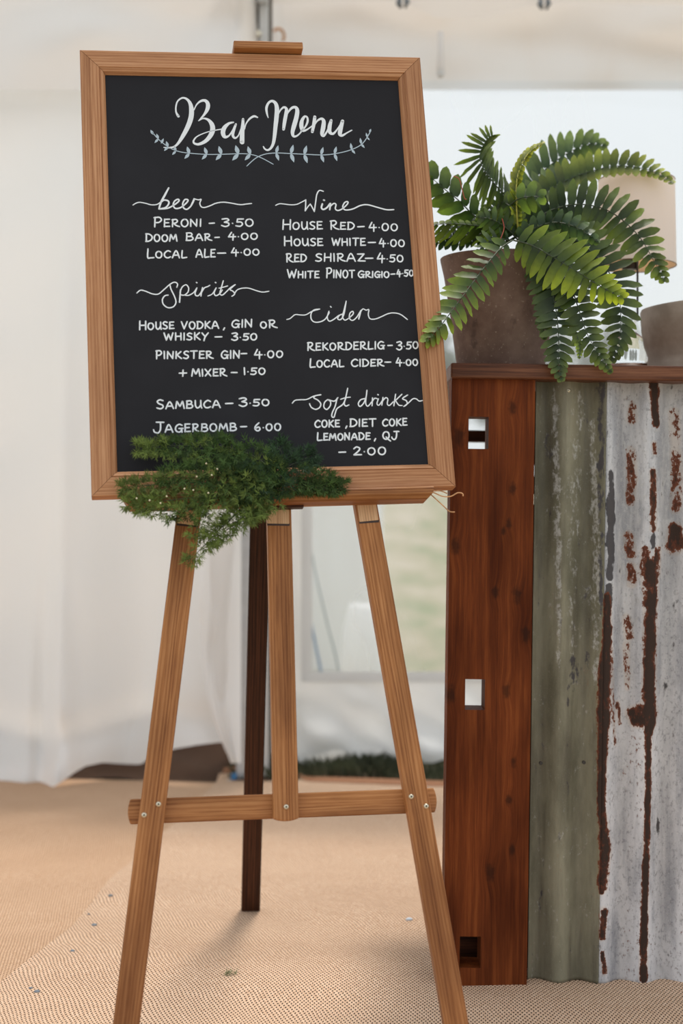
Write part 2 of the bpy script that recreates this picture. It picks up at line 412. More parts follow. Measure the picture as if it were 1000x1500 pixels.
# ------------------------------------------------------------------ setting: canvas walls
hemL = [(-500,1150),(0,1155),(60,1156.5),(75,1155),(92,1144),(110,1131),(126,1122),(150,1117),(180,1119),(205,1120),(225,1108),(250,1098),(290,1091),(325,1087),(345,1090)]
def dL(x, y):
    t = y/1100.0
    d = 4.33
    d += .050*math.sin(x*.030+1.2+t*.8)*min(1,max(0,(y-150)/500))
    d += -.050*math.exp(-((x-(112-.04*y+30*max(0,(y-850)/300)))/18)**2)*max(0,min(1,(y-250)/400))
    d += .055*math.exp(-((x-(80-.05*(y-700)))/14)**2)*max(0,min(1,(y-500)/350))
    d += .03*math.exp(-((x-(240-.25*(y-900)))/30)**2)*max(0,min(1,(y-700)/300))
    d += .035*math.exp(-((y-1065-18*math.sin(x*.02))/26)**2)
    d += .02*noise.noise(Vector((x*.008, y*.006, 0)))
    d -= .05*math.exp(-((y-1150)/25)**2)*(1 if x < 90 else .2)
    d += .03*max(0,(160-y)/40)*(1 if y<160 else 0)
    return d
def leftw(u, v):
    x = -520+u*865; y = -70+(interp(hemL, x)+70)*v
    if v == 1 or v > .985: pass
    return W(x, y, dL(x, y))
tag(cloth('wall_left', gridmesh('wall_left', 150, 130, leftw), M['tent'], .003), kind='structure')
tag(cloth('wall_sunblock', gridmesh('wall_sunblock', 40, 4, lambda u, v: (-2.6+u*2.28, 5.16+.02*math.sin(u*40), .0+v*2.6)), M['tent']), kind='structure')  # unseen canvas added behind the left wall to keep sun off the coir
# end curtain beside the upright
cl = [(-70,300),(740,291),(850,291),(950,295),(1020,303),(1060,314),(1090,326),(1116,338)]
def curtain(u, v):
    y = -70+v*1188; x0 = interp(cl, y); x1 = 353; x = x0+(x1-x0)*u
    d = 4.27+.035*math.sin(u*5.5+1+y*.004)+.05*math.exp(-((u-.15-.2*math.sin(y*.01))/.12)**2)*.6+.02*noise.noise(Vector((x*.03,y*.012,4)))
    return W(x, y, d)
tag(cloth('wall_corner', gridmesh('wall_corner', 26, 110, curtain), M['tent']), kind='structure')
DR = 4.73
WIN = (450, 1560, 120, 988)
xs = [362+ (450-362)*k/12 for k in range(13)]+[450+(1560-450)*k/90 for k in range(1,91)]+[1560+k*20 for k in range(1,5)]
ys = [-70+190*k/14 for k in range(15)]+[120+868*k/60 for k in range(1,61)]+[988+(1119-988)*k/16 for k in range(1,17)]
def dR(x, y):
    d = DR+.016*noise.noise(Vector((x*.012, y*.012, 2)))
    if y > 988:
        k = (y-988)/131.0
        d += k*(.045*math.sin(x*.035+y*.03)+.035*math.sin((x-y*1.4)*.05))-.03*k
    if x < 450: d += .012*math.sin(x*.12)
    return d
vs, fs = [], []
for j, y in enumerate(ys):
    for i, x in enumerate(xs):
        yy = y
        if j > 74: yy = y + (j-74)/16*( 4*math.sin(x*.045)+3*math.sin(x*.11+1)-3)
        vs.append(W(x, yy, dR(x, y)))
nx = len(xs)
for j in range(len(ys)-1):
    for i in range(nx-1):
        if 450-.1 <= xs[i] < 1560-.1 and 120-.1 <= ys[j] < 988-.1: continue
        fs.append((j*nx+i, j*nx+i+1, (j+1)*nx+i+1, (j+1)*nx+i))
me = mesh('wall_back', vs, fs, True); bm = bmesh.new(); bm.from_mesh(me); bmesh.ops.delete(bm, geom=[v for v in bm.verts if not v.link_faces], context='VERTS'); bm.to_mesh(me); bm.free()
wb = tag(cloth('wall_back', me, M['tent']), kind='structure')
def pane(u, v):
    x = 447+u*1116; y = 117+v*874
    return W(x, y, DR-.004+.010*noise.noise(Vector((x*.01, y*.006, 7)))*math.sin(u*math.pi)*math.sin(v*math.pi))
wn = tag(link('window_1', gridmesh('window_1', 70, 50, pane), M['pvc']), kind='structure')
# welded border of the pane
for nm, a, b, c, d in (('trim_1',441,457,112,983.5),('trim_2',441,1566,984,999)):
    def tf(u, v, a=a, b=b, c=c, d=d): return W(a+(b-a)*u, c+(d-c)*v, DR-.012)
    tag(cloth(nm, gridmesh(nm, 4 if b-a < 100 else 60, 40 if b-a < 100 else 3, tf), M['hem'], .002), kind='structure')
# valance hanging over both walls
def dV(x, y): 
    base = 4.22 if x < 350 else 4.22+ (4.64-4.22)*min(1,(x-350)/60.0)
    return base+.028*math.sin(x*.016+.5)+.03*math.exp(-((y-(60+.10*(x-700)))/26)**2)*(1 if x>400 else .5)+.030*noise.noise(Vector((x*.009, y*.014, 5)))+.015*math.sin((x*.5+y)*.045)*.6
def val(u, v):
    x = -540+u*2140; y = -80+v*(119+80)+ .0142*0
    return W(x, y+ (12 if x < 350 else 0)*v, dV(x, y))
def valh(u, v):
    x = 372+u*1228; y = 119+v*13
    return W(x, y, dV(x, y)-.006)
tag(cloth('trim_3', gridmesh('trim_3', 200, 18, val), M['valance'], .002), kind='structure')
tag(cloth('trim_4', gridmesh('trim_4', 200, 2, valh), M['hem'], .004), kind='structure')
# edge of the roof sheet, tied up at two points
sc = [(380,6),(470,8),(560,2),(590,3),(640,27),(700,24),(760,12),(797,5),(1000,8),(1600,6)]
def roofe(u, v):
    x = 396+u*1200; y1 = interp(sc, x); return W(x, -130+v*(y1+130), 4.50-.16*(1-v)+.012*math.sin(x*.03))
tag(cloth('ceiling', gridmesh('ceiling', 120, 8, roofe), M['valance']), kind='structure')
# toggle pocket on the valance
t = root('canvas_tape', 'short cream tape loop hanging on the valance beside the board', 'strap', W(645,112,4.55))
vs, fs = [], []; pts = [W(645-3*math.sin(k/10*2)*0, 48+k*6, 4.575-.012*math.sin(k/10*3.1)) for k in range(11)]
tube(vs, fs, pts, [.010+.004*(k/10)**2 for k in range(10)]+[.008], 10)
link('tape', mesh('tape', vs, fs, True), M['valance'], t)
vs, fs = [], []; tube(vs, fs, [W(645,106,4.56),W(645,113,4.56)], [.014,.009], 10)
link('weight', mesh('weight', vs, fs, True), M['hem'], t)
for k, (x, y) in enumerate(((590,4),(797,6))):
    g = root('tie_knot', ['grey cord knot holding up the roof sheet above the board corner','grey cord knot tied at the roof edge above the fern'][k], 'knot', W(x,y,4.46), 'cord knots along the roof edge')
    for dx, dy in ((-5,0),(5,2)):
        vs, fs = [], []; tube(vs, fs, [W(x+dx,y-8,4.45),W(x+dx*1.2,y+1,4.44),W(x+dx*.7,y+6,4.46)], [.006,.010,.006], 8)
        link('cord', mesh('cord', vs, fs, True), M['pebble'], g)
# upright at the corner
up = root('tent_upright', 'grey aluminium marquee upright at the corner behind the menu board', 'pole', Vector(W(360,1140,4.45))*1.0)
zb = .004
def post(name, xa, xb, ytop, ybot, D0, D1, mat, par, bevel=.002):
    a0 = W(xa, ytop, D0); b0 = W(xb, ytop, D0); a1 = W(xa, ybot, D0); b1 = W(xb, ybot, D0)
    a1.z = b1.z = zb
    vs = []
    for p in (a0,b0,a1,b1): vs += [p, p+Vector((0,D1-D0,0))]
    o = link(name, mesh(name, vs, [(0,2,3,1),(4,5,7,6),(0,1,5,4),(2,6,7,3),(0,4,6,2),(1,3,7,5)]), mat, par)
    bev(o, bevel); return o
post('channel', 346, 372, -70, 1130, 4.40, 4.46, M['alu'], up)
post('slot', 372.5, 379, -70, 1130, 4.43, 4.46, M['gap'], up, 0)
post('keder_strip', 379.5, 393, -70, 1130, 4.41, 4.46, M['hem'], up)
post('slot', 393.5, 398, -70, 1130, 4.43, 4.46, M['gap'], up, 0)
for x, y in ((379,50),(352,48)):
    p = W(x, y, 4.39); vs, fs = [], []; tube(vs, fs, [p, p-Vector((0,.012,0))], .009, 6); link('bolt', mesh('bolt', vs, fs), M['screw'], up)
box('bracket', W(378,7,4.40), W(391,-14,4.36), M['alu'], up)
fp = W(358,1140,4.43); fp.z = .004
box('foot_plate', fp-Vector((.05,.05,.003)), fp+Vector((.05,.04,.005)), M['alu'], up, .001)
for dx in (-.03,.03): 
    vs, fs = [], []; tube(vs, fs, [fp+Vector((dx,-.035,.004)), fp+Vector((dx,-.035,.022))], .010, 6); link('foot_bolt', mesh('foot_bolt', vs, fs), M['rope2'] if dx<0 else M['alu'], up)
# brass eyelet beside the upright
p = W(407, 53, 4.24+.36); pts = [p+Vector((.020*math.cos(a), 0, .024*math.sin(a))) for a in [k*math.pi/9 for k in range(-2,12)]]
vs, fs = [], []; tube(vs, fs, pts, .005, 8)
tag(link('eyelet_ring', mesh('eyelet_ring', vs, fs, True), M['raffia'], None), 'small brown ring on the canvas just above the easel clip', 'ring')
# ------------------------------------------------------------------ outdoors
mq = root('marquee', 'white marquee outside seen through the clear window', 'tent', (-1.5,8.6,0))
XR = W(560,800,7.5).x
def mw_(u, v): return (-3.2+u*(XR+3.2), 7.5+.02*math.sin(u*60), .0+v*2.1)
cloth('side_wall', gridmesh('side_wall', 60, 6, mw_), M['tent_out'], .004, mq)
cloth('end_wall', gridmesh('end_wall', 4, 4, lambda u,v: (XR, 7.5+u*2.4, v*2.1)), M['tent_out'], .004, mq)
cloth('roof', mesh('roof', [(-3.3,7.35,2.1),(XR+.1,7.35,2.1),(XR+.1,10,2.1),(-3.3,10,2.1),(-1.5,8.7,3.2)], [(0,1,4),(1,2,4),(2,3,4),(3,0,4)]), M['tent'], .004, mq)
bu = root('white_bundle', 'bright white bundle of canvas on the grass outside the window', 'bundle', (W(532,940,6.3).x, 6.3, 0))
bx, bt = W(532,940,6.3).x, W(532,884,6.3).z
def bfn(u, v):
    a = u*2*math.pi; e = v*math.pi/2; k = 1+.18*noise.noise(Vector((math.cos(a)*2,math.sin(a)*2,v*3)))
    return (bx+.095*k*math.cos(a)*math.cos(e)**.4, 6.3+.12*k*math.sin(a)*math.cos(e)**.4, bt*math.sin(e)**.8*(1 if v>.9 else k**.3))
link('canvas', gridmesh('canvas', 30, 14, bfn), M['tent_out'], bu)
def rope(pts, r, mat, label):
    vs, fs = [], []; tube(vs, fs, catmull([W(*p) for p in pts], 6), r, 6)
    o = link('guy_rope', mesh('guy_rope', vs, fs, True), mat); tag(o, label, 'rope', 'guy ropes outside the window'); return o
rope([(450,770,5.0),(460,830,5.0),(477,905,5.0),(497,992,5.02),(502,1105,5.05)], .0028, M['rope'], 'thin grey-green guy rope slanting down behind the window, the longer one')
rope([(440,800,5.2),(453,900,5.2),(462,945,5.2),(472,1000,5.2),(478,1088,5.2)], .0055, M['rope2'], 'thick blue guy rope at the left edge of the window')
def tree(px, ytop, D, wpx, label):
    c = W(px, ytop, D); zb0 = gz(D); top = c.z-zb0; x = c.x; r = wpx*D/F
    t = root('tree', label, 'tree', (x, D, zb0), 'trees beyond the field')
    vs, fs = [], []; tube(vs, fs, [(x,D,zb0-.1),(x+.1,D,zb0+top*.3),(x-.05,D,zb0+top*.6),(x,D,zb0+top*.85)], [.22,.17,.12,.04], 8)
    link('trunk', mesh('trunk', vs, fs, True), M['bark'], t)
    vs, fs, = [], []
    rr = random.Random(int(px))
    for k in range(3800):
        while True:
            q = Vector((rr.uniform(-1,1), rr.uniform(-1,1), rr.uniform(-1,1)))
            if q.length < 1: break
        q *= .75+.35*noise.noise(q*2.3+Vector((px,0,0)))+.15
        p = Vector((x+q.x*r, D+q.y*r, zb0+top*.55+q.z*top*.45)); s = rr.uniform(.10,.22)
        a = Vector((rr.uniform(-1,1),rr.uniform(-1,1),rr.uniform(-1,1))).normalized(); b = a.orthogonal().normalized()
        i = len(vs); vs += [p-a*s, p+b*s*.5, p+a*s, p-b*s*.5]; fs.append((i,i+1,i+2,i+3))
    me = bpy.data.meshes.new('crown'); me.from_pydata([tuple(v) for v in vs], [], fs); me.update()
    link('crown', me, M['treeleaf'], t)
M['treeleaf'] = plain('tree_leaves', (.085,.11,.075), .7, 0, .4, 2)
tree(630, 470, 50, 62, 'grey-green tree beyond the field just right of the board')
tree(775, 452, 56, 95, 'tallest hazy tree beyond the field behind the fern pot')
tree(905, 468, 48, 60, 'hazy tree beyond the field left of the clay bowl')
tree(1150, 500, 52, 110, 'low hazy tree beyond the field far right')
# grass strip at the foot of the back wall
def grass(name, n, x0, x1, y0, y1, hh, mat, label, seed):
    rr = random.Random(seed); vs, fs = [], []
    for _ in range(n):
        x, y = rr.uniform(x0,x1), rr.uniform(y0,y1)
        h = hh*rr.uniform(.4,1.1)*(.6+.8*max(0,noise.noise(Vector((x*5,y*4,0)))+.4)); a = rr.uniform(0,6.28); l = rr.uniform(0,.6)*h; wv = rr.uniform(.0015,.003)
        i = len(vs); ca, sa = math.cos(a), math.sin(a)
        vs += [(x-wv*sa,y+wv*ca,0),(x+wv*sa,y-wv*ca,0),(x+l*.5*ca,y+l*.5*sa,h*.7),(x+l*ca*1.2,y+l*sa*1.2,h)]; fs += [(0+i,1+i,2+i),(i,i+2,i+3)]
    me = bpy.data.meshes.new(name); me.from_pydata(vs, [], fs); me.update()
    o = link(name, me, mat); tag(o, label, 'grass', kind='stuff')
grass('grass', 20000, -.34, 2.6, 4.385, 4.92, .055, M['blade'], 'dark green grass along the foot of the white wall', 3)
grass('grass', 7000, -.34, 2.6, 4.385, 4.66, .032, M['blade_dry'], 'dry pale grass mixed in below the white wall', 4)
# ------------------------------------------------------------------ bar
DB = 2.50
bar_loc = W(711,1448,2.62); bar_loc.z = .007
br = root('bar_front', 'rustic bar front of a dark red timber post and weathered corrugated sheets', 'bar', bar_loc)
def cellsolid(name, xs, zs, filled, y0, y1, mw, mat, par, bevel):
    vs, idx, fs = [], {}, []
    def V(i, k, s):
        if (i,k,s) not in idx: idx[(i,k,s)] = len(vs); vs.append((xs[i], (y0,y1)[s], zs[k]))
        return idx[(i,k,s)]
    nx, nz = len(xs)-1, len(zs)-1
    F_ = lambda i,k: 0 <= i < nx and 0 <= k < nz and filled(i,k)
    for i in range(nx):
        for k in range(nz):
            if not F_(i,k): continue
            for s in (0,1): fs.append((V(i,k,s),V(i+1,k,s),V(i+1,k+1,s),V(i,k+1,s)))
            if not F_(i-1,k): fs.append((V(i,k,0),V(i,k+1,0),V(i,k+1,1),V(i,k,1)))
            if not F_(i+1,k): fs.append((V(i+1,k,0),V(i+1,k+1,0),V(i+1,k+1,1),V(i+1,k,1)))
            if not F_(i,k-1): fs.append((V(i,k,0),V(i+1,k,0),V(i+1,k,1),V(i,k,1)))
            if not F_(i,k+1): fs.append((V(i,k+1,0),V(i+1,k+1,0),V(i+1,k+1,1),V(i,k+1,1)))
    o = link(name, mesh(name, vs, fs), mat, par, mw)
    return bev(o, bevel)
g = lambda x, y: W(x, y, DB)
xl = (g(662,560).x+g(648,1450).x)/2; xr = (g(784,560).x+g(771,1450).x)/2
holes = [(686,715.5,610.5,657.5),(681,710,995,1040),(673,704,1372,1418)]
hx = [(g(a,(c+d)/2).x, g(b,(c+d)/2).x, g((a+b)/2,d).z, g((a+b)/2,c).z) for a,b,c,d in holes]
XS = sorted({xl, xr, *[h[0] for h in hx], *[h[1] for h in hx]}); ztop = g(720,555).z
ZS = sorted({.009, ztop, *[h[2] for h in hx], *[h[3] for h in hx]})
def fill(i, k):
    x = (XS[i]+XS[i+1])/2; z = (ZS[k]+ZS[k+1])/2
    return not any(a < x < b and c < z < d for a,b,c,d in hx)
kn = []
for px_, py_, r in ((750,597,.008),(751,715,.007),(745,767,.006),(737,778,.005),(757,872,.009),(725,868,.007),(770,930,.009),(741,1012,.008),(752,1115,.006),(745,1172,.006),(718,1277,.010),(666,800,.010),(750,1245,.006),(672,640,.012),(660,1018,.010)):
    p = g(px_, py_); kn.append((p.x-xl, p.z, r))
M['redwood'] = wood('red_brown_timber', (.095,.022,.006), (.165,.040,.010), (.25,.070,.018), axis=2, rough=.55, knots=kn, blotch=1.0, spec=.1)
hxl = [(a-xl,b-xl,c,d) for a,b,c,d in hx]
XSl = [x-xl for x in XS]
cellsolid('timber_post', XSl, ZS, fill, 0, .062, Matrix.Translation((xl,DB,0)), M['redwood'], br, .0015)
# corrugated sheets
PITCH = .0758
def sheet_mat(name, olive):
    N = NT(name); P = N.geo()
    rv = N.n('Attribute', {'attribute_name':'rust'}).outputs['Fac']; wv = N.n('Attribute', {'attribute_name':'pale'}).outputs['Fac']; dv = N.n('Attribute', {'attribute_name':'smear'}).outputs['Fac']
    n1 = N.noise(N.vmap(P,(1,1,.7)), 170, 5, .7); n2 = N.noise(N.vmap(P,(60,10,5)), 1.0, 4, .6); n3 = N.noise(P, 480, 3, .7); n4 = N.noise(N.vmap(P,(14,14,4)), 1.0, 5, .65); n5 = N.noise(N.vmap(P,(60,60,34)), 1.0, 4, .65)
    gv = N.n('Attribute', {'attribute_name':'valley_shade'}).outputs['Fac']
    if olive:
        c = N.mix(N.ss(n4,.3,.7), (.115,.108,.070), (.265,.250,.175))
        c = N.mix(N.ss(n2,.45,.75,0,.5), c, (.075,.062,.045))
        c = N.mix(N.ss(n3,.55,.75,0,.35), c, (.30,.30,.25))
    else:
        c = N.mix(N.ss(n4,.40,.60), (.36,.37,.40), (.66,.665,.69))
        c = N.mix(N.ss(n2,.35,.7,0,.6), c, (.76,.76,.775))
        c = N.mix(N.ss(n1,.52,.64,0,.55), c, (.20,.20,.22))
        c = N.mix(N.ss(n3,.56,.70,0,.5), c, (.78,.78,.78))
        c = N.mix(N.ss(n5,.55,.75,0,.35), c, (.30,.29,.29))
    c = N.mix(N.math('MULTIPLY', gv, .42), c, N.mix(1.0, c, (.42,.38,.34), 'MULTIPLY'))  # corrugation shade put into the colour, darkest in the valleys
    pm = N.ss(N.math('ADD', wv, N.math('ADD', N.math('MULTIPLY', N.math('SUBTRACT', n1, .5), 2.6), N.math('MULTIPLY', N.math('SUBTRACT', n5, .5), 3.0))), .38, 1.15)
    c = N.mix(N.math('MULTIPLY', pm, .5), c, (.60,.60,.59))
    sm = N.ss(N.math('ADD', dv, N.math('ADD', N.math('MULTIPLY', N.math('SUBTRACT', n5, .5), 2.6), N.math('MULTIPLY', N.math('SUBTRACT', n2, .5), 1.6))), .40, .75)
    c = N.mix(N.math('MULTIPLY', sm, .97), c, N.mix(n2, (.062,.064,.080), (.04,.03,.024)))
    e = N.math('ADD', rv, N.math('ADD', N.math('MULTIPLY', N.math('SUBTRACT', n1, .5), 1.5), N.math('MULTIPLY', N.math('SUBTRACT', n5, .5), 1.3)))
    rc = N.ramp(N.math('ADD', rv, N.math('ADD', N.math('MULTIPLY', N.math('SUBTRACT', n1, .5), .9), N.math('MULTIPLY', N.math('SUBTRACT', n5, .5), 1.5))), [(.40,(.20,.060,.020)),(.72,(.105,.030,.014)),(.92,(.034,.018,.012))])
    tint = N.ss(rv, .12, .5, 0, .35)
    c = N.mix(tint, c, N.mix(1.0, c, (1.0,.78,.58), 'MULTIPLY'))
    fk = N.ss(N.math('ADD', N.math('MULTIPLY', n1, .55), N.math('MULTIPLY', n4, .55)), .655, .69, 0, .8 if not olive else .15)
    rm = N.math('MAXIMUM', N.ss(e, .47, .60), fk)
    c = N.mix(rm, c, rc)
    N.bsdf(Base_Color=c, Roughness=N.ss(rm,0,1,.55,.85), Metallic=0.0 if olive else N.ss(rm,0,1,.12,0.0), Specular_IOR_Level=.4, Normal=N.bump(N.math('ADD',n1,n3), .25, .0012))
    return N.m
def seg_val(px, py, segs):
    best = 0.0
    for (x0,y0,x1,y1,h0,h1,val) in segs:
        dx, dy = x1-x0, y1-y0; L = dx*dx+dy*dy
        t = max(0, min(1, ((px-x0)*dx+(py-y0)*dy)/L)) if L else 0
        d = math.hypot(px-x0-t*dx, py-y0-t*dy); h = h0+(h1-h0)*t
        v = val*max(0, min(1, (1.55-d/h)/1.0)) if h > 0 else 0
        if v > best: best = v
    return best
def chain(pts, val=1.0): return [(a[0],a[1],b[0],b[1],a[2],b[2],val) for a,b in zip(pts, pts[1:])]
RUST = (chain([(888,872,5),(887,930,7),(884,1000,9),(883,1045,10),(882,1070,8),(880,1120,6),(879,1180,5.5)])+chain([(879,1180,5.5),(884,1245,9),(880,1298,7),(878,1306,3)])
 +chain([(882,1332,5),(880,1370,5)])+chain([(880,1393,3),(884,1422,4)],.9)
 +chain([(956,552,7),(957,600,6),(959,622,5)])+chain([(956,650,4),(957,662,4)],.85)+chain([(954,690,4.5),(955,730,5)],.9)+chain([(955,735,5),(955,775,5)],.8)
 +chain([(944,806,6),(943,840,7)],.75)+chain([(962,806,6),(960,840,7)],.75)+chain([(950,830,12),(952,870,10),(951,900,9),(950,960,9),(949,1030,9.5),(950,1058,9),(947,1075,5)])
 +chain([(947,1075,5),(947,1150,4.2),(945,1230,4.5),(942,1330,5),(940,1432,5.5)])+chain([(927,1046,9),(945,1042,15)],1.0)+chain([(932,1056,9),(945,1052,12)],1.0)
 +chain([(927,592,5),(926,614,8)],.62)+chain([(925,660,7),(926,700,8),(924,735,7)],.60)+chain([(921,785,8),(925,812,8)],.66)+chain([(925,830,7),(926,855,7)],.64)
 +chain([(918,905,6),(922,932,7)],.62)+chain([(918,945,6),(920,1010,4)],.52)+chain([(905,1030,4),(908,1060,3)],.62)+chain([(894,950,3),(900,1090,3)],.52)
 +chain([(988,605,9),(990,650,8)],.52)+chain([(990,662,8),(992,700,8),(990,745,8)],.62)+chain([(989,775,9),(988,800,11)],1.0)+chain([(1015,600,7),(1013,900,7),(1012,1430,5)],.9))
PALE = (chain([(812,570,3),(813,640,5),(817,800,4),(817,980,3)],.75)+chain([(850,560,4),(848,640,6),(842,700,8),(838,780,7)],.55)+chain([(868,620,4),(873,800,6),(875,900,6),(872,1000,4)],.7)
 +chain([(930,560,5),(938,640,8),(936,760,8),(910,780,14),(905,860,12)],.55)+chain([(972,560,12),(975,700,14),(970,800,14)],.6)+chain([(905,680,8),(910,760,10)],.5)+chain([(835,700,6),(840,1000,6)],.4)+chain([(918,640,3),(918,1000,14)],.35))
SMEAR = (chain([(893,692,4),(893,760,6),(891,845,6)],1.0)+chain([(880,560,6),(879,640,5),(880,760,5),(878,900,3)],.62)+chain([(840,970,8),(834,1030,6)],.5)+chain([(889,858,5),(889,885,6)],1.0)+chain([(955,785,4),(955,800,5)],.8))
def sheet(name, x0p, x1p, D, mat, amp_phase_px, label, z0, z1, parent, top_shift=0):
    X0 = W(x0p, 1000, D).x; X1 = W(x1p, 1000, D).x
    nxs = int((X1-X0)/.0033); nzs = int((z1-z0)/.0062)
    xc = W(amp_phase_px, 1000, D).x
    vs, R, P_, S_, Dt = [], [], [], [], []
    co, si = math.cos(RHO), math.sin(RHO)
    for j in range(nzs+1):
        z = z0+(z1-z0)*j/nzs
        for i in range(nxs+1):
            X = X0+(X1-X0)*i/nxs
            y = D+.0105*math.cos(2*math.pi*(X-xc)/PITCH)+.0015*noise.noise(Vector((X*9,z*3,0)))
            vs.append((X, y, z))
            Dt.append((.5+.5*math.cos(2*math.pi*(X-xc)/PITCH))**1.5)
            u = X/D; v_ = (z-H)/D
            px = PX+F*(u*co+v_*si); py = PY-F*(-u*si+v_*co)
            R.append(seg_val(px,py,RUST)); P_.append(seg_val(px,py,PALE)); S_.append(seg_val(px,py,SMEAR))
    fs = [(j*(nxs+1)+i, j*(nxs+1)+i+1, (j+1)*(nxs+1)+i+1, (j+1)*(nxs+1)+i) for j in range(nzs) for i in range(nxs)]
    me = bpy.data.meshes.new(name); me.from_pydata(vs, [], fs); me.update()
    me.polygons.foreach_set('use_smooth', [True]*len(me.polygons))
    for nm, arr in (('rust',R),('pale',P_),('smear',S_),('valley_shade',Dt)):
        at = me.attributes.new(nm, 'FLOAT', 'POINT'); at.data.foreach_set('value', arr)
    o = link(name, me, mat, parent); m = o.modifiers.new('thick','SOLIDIFY'); m.thickness = .0016; m.offset = 0
    tag(o, label); return o
zb_ = W(880,1437,2.535).z; zt_ = W(880,556,2.535).z
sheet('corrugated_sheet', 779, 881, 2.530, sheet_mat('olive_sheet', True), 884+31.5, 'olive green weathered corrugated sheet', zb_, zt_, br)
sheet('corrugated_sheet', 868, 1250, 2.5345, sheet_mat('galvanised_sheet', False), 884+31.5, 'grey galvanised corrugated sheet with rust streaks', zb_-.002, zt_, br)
def screw(p, n, r, par, flat=False):
    z = n.normalized(); x = z.orthogonal().normalized(); y = z.cross(x)
    m = Matrix((x,y,z)).transposed().to_4x4(); m.translation = p
    vs, fs = [], []
    for rr_, zz in ((r,0),(r*.95,r*.22),(r*.6,r*.45),(r*.35,r*.46),(r*.3,r*.2)):
        for k in range(14): a = 2*math.pi*k/14; vs.append((rr_*math.cos(a), rr_*math.sin(a), zz))
    for i in range(4):
        for k in range(14): a, b = i*14+k, i*14+(k+1)%14; fs.append((a,b,b+14,a+14))
    fs.append(tuple(56+k for k in range(14)))
    o = link('screw', mesh('screw', vs, fs, True, 50), M['screw'], par, m)
    q = r*.16
    vs = [(-r*.36,-q,r*.30),(r*.36,-q,r*.30),(r*.36,q,r*.30),(-r*.36,q,r*.30),(-q,-r*.36,r*.31),(q,-r*.36,r*.31),(q,r*.36,r*.31),(-q,r*.36,r*.31)]
    me = mesh('cross_slot', vs, [(0,1,2,3),(4,5,6,7)])
    link('cross_slot', me, M['slot'], o, m); return o
fr = Vector((0,-1,0))
screw(W(832,572,2.521), fr, .004, br); screw(W(818,1408,2.521), fr, .0035, br)
for x, y in ((792,1118),(855,1117)): 
    vs, fs = [], []; p = W(x,y,2.5215); tube(vs, fs, [p+Vector((0,.004,0)),p-Vector((0,.0012,0))], .0032, 10); link('nail_head', mesh('nail_head', vs, fs), M['slot'], br)
# rear of the bar: rail, posts, panel added for interior shade
box('rear_rail', (.02+.12,2.93,W(697,648,2.95).z), (1.0,2.96,W(697,631,2.95).z), M['walnut'], br)
M['painted'] = plain('pale_painted_post', (.52,.52,.53), .6, 0, .1, 20)
for x in (.300, .90): box('rear_post', (x,2.965,.006), (x+.045,3.0,1.07), M['painted'], br)
box('shade_panel', (xl+.012,2.600,.012), (1.0,2.625,.30), M['walnut'], br)  # dark panel added to stand in for the unlit inside behind the hole
for za, zb2 in ((.02,W(780,739,2.6).z),(W(780,724,2.6).z,W(780,698,2.6).z),(W(780,681,2.6).z,1.065)):
    box('gap_batten', (xr-.03,2.592,za), (xr+.06,2.612 if za>.3 else 2.599,zb2), M['walnut'], br, .001)
box('front_batten', (xr+.07,2.555,.92), (1.0,2.58,1.0), M['walnut'], br)
# worktop
zt0 = W(830,556,2.485).z; zt1 = W(830,533.5,2.485).z
ct = box('worktop', (W(660,545,2.485).x, 2.485, zt0), (1.02, 3.03, zt1), M['counter'], None, .003)
tag(ct, 'reddish brown timber worktop on the bar with pots on it', 'worktop')
# ------------------------------------------------------------------ terracotta pot with fern
PC = W(733, 528, 2.63); PC.z = zt1
fernroot = root('potted_fern', 'tall brown terracotta pot with a spreading green fern on the worktop', 'potted plant', PC)
rim_z = W(733, 366, 2.53).z - zt1
prof = [(0,0),(.074,0),(.080,.003),(.087,rim_z*.25),(.096,rim_z*.55),(.107,rim_z*.85),(.113,rim_z*.97),(.114,rim_z),(.107,rim_z),(.104,rim_z-.02),(.101,rim_z-.04),(0,rim_z-.04)]
lathe('terracotta_pot', prof, M['terra'], fernroot, PC, 64)
lathe('soil', [(0,rim_z-.034),(.06,rim_z-.03),(.1,rim_z-.036)], M['stainmark'], fernroot, PC, 24)
# leaf master meshes
def leafmesh(seed):
    rr = random.Random(seed); st = [(0,.62),(.06,.80),(.20,.94),(.42,1.0),(.62,.95),(.76,.80),(.88,.52),(.96,.22),(1,.02)]
    vs, fs = [], []
    for i, (t, wv) in enumerate(st):
        ht = .5*wv*(1+.05*(-1)**i)
        zz = -.10*t*t + .018*math.sin(t*14+seed)
        vs += [(t+.03*(t>.5), -ht, zz), (t, 0, zz), (t, ht, zz)]
    for i in range(len(st)-1):
        a = i*3; fs += [(a,a+1,a+4,a+3),(a+1,a+2,a+5,a+4)]
    me = bpy.data.meshes.new('leaflet'); me.from_pydata(vs, [], fs); me.update()
    # fold: raise edges (in units of width) is added by scale z
    for v in me.vertices:
        if v.co.y: v.co.z += abs(v.co.y)*.35*.25
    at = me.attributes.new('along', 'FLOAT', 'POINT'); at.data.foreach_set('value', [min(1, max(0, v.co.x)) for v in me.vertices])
    me.polygons.foreach_set('use_smooth', [True]*len(me.polygons)); me.materials.append(M['leaf'])
    return me
LM = [leafmesh(s) for s in range(3)]
def lerp(a, b, t): return tuple(x+(y-x)*t for x, y in zip(a, b))
frondrnd = random.Random(11)
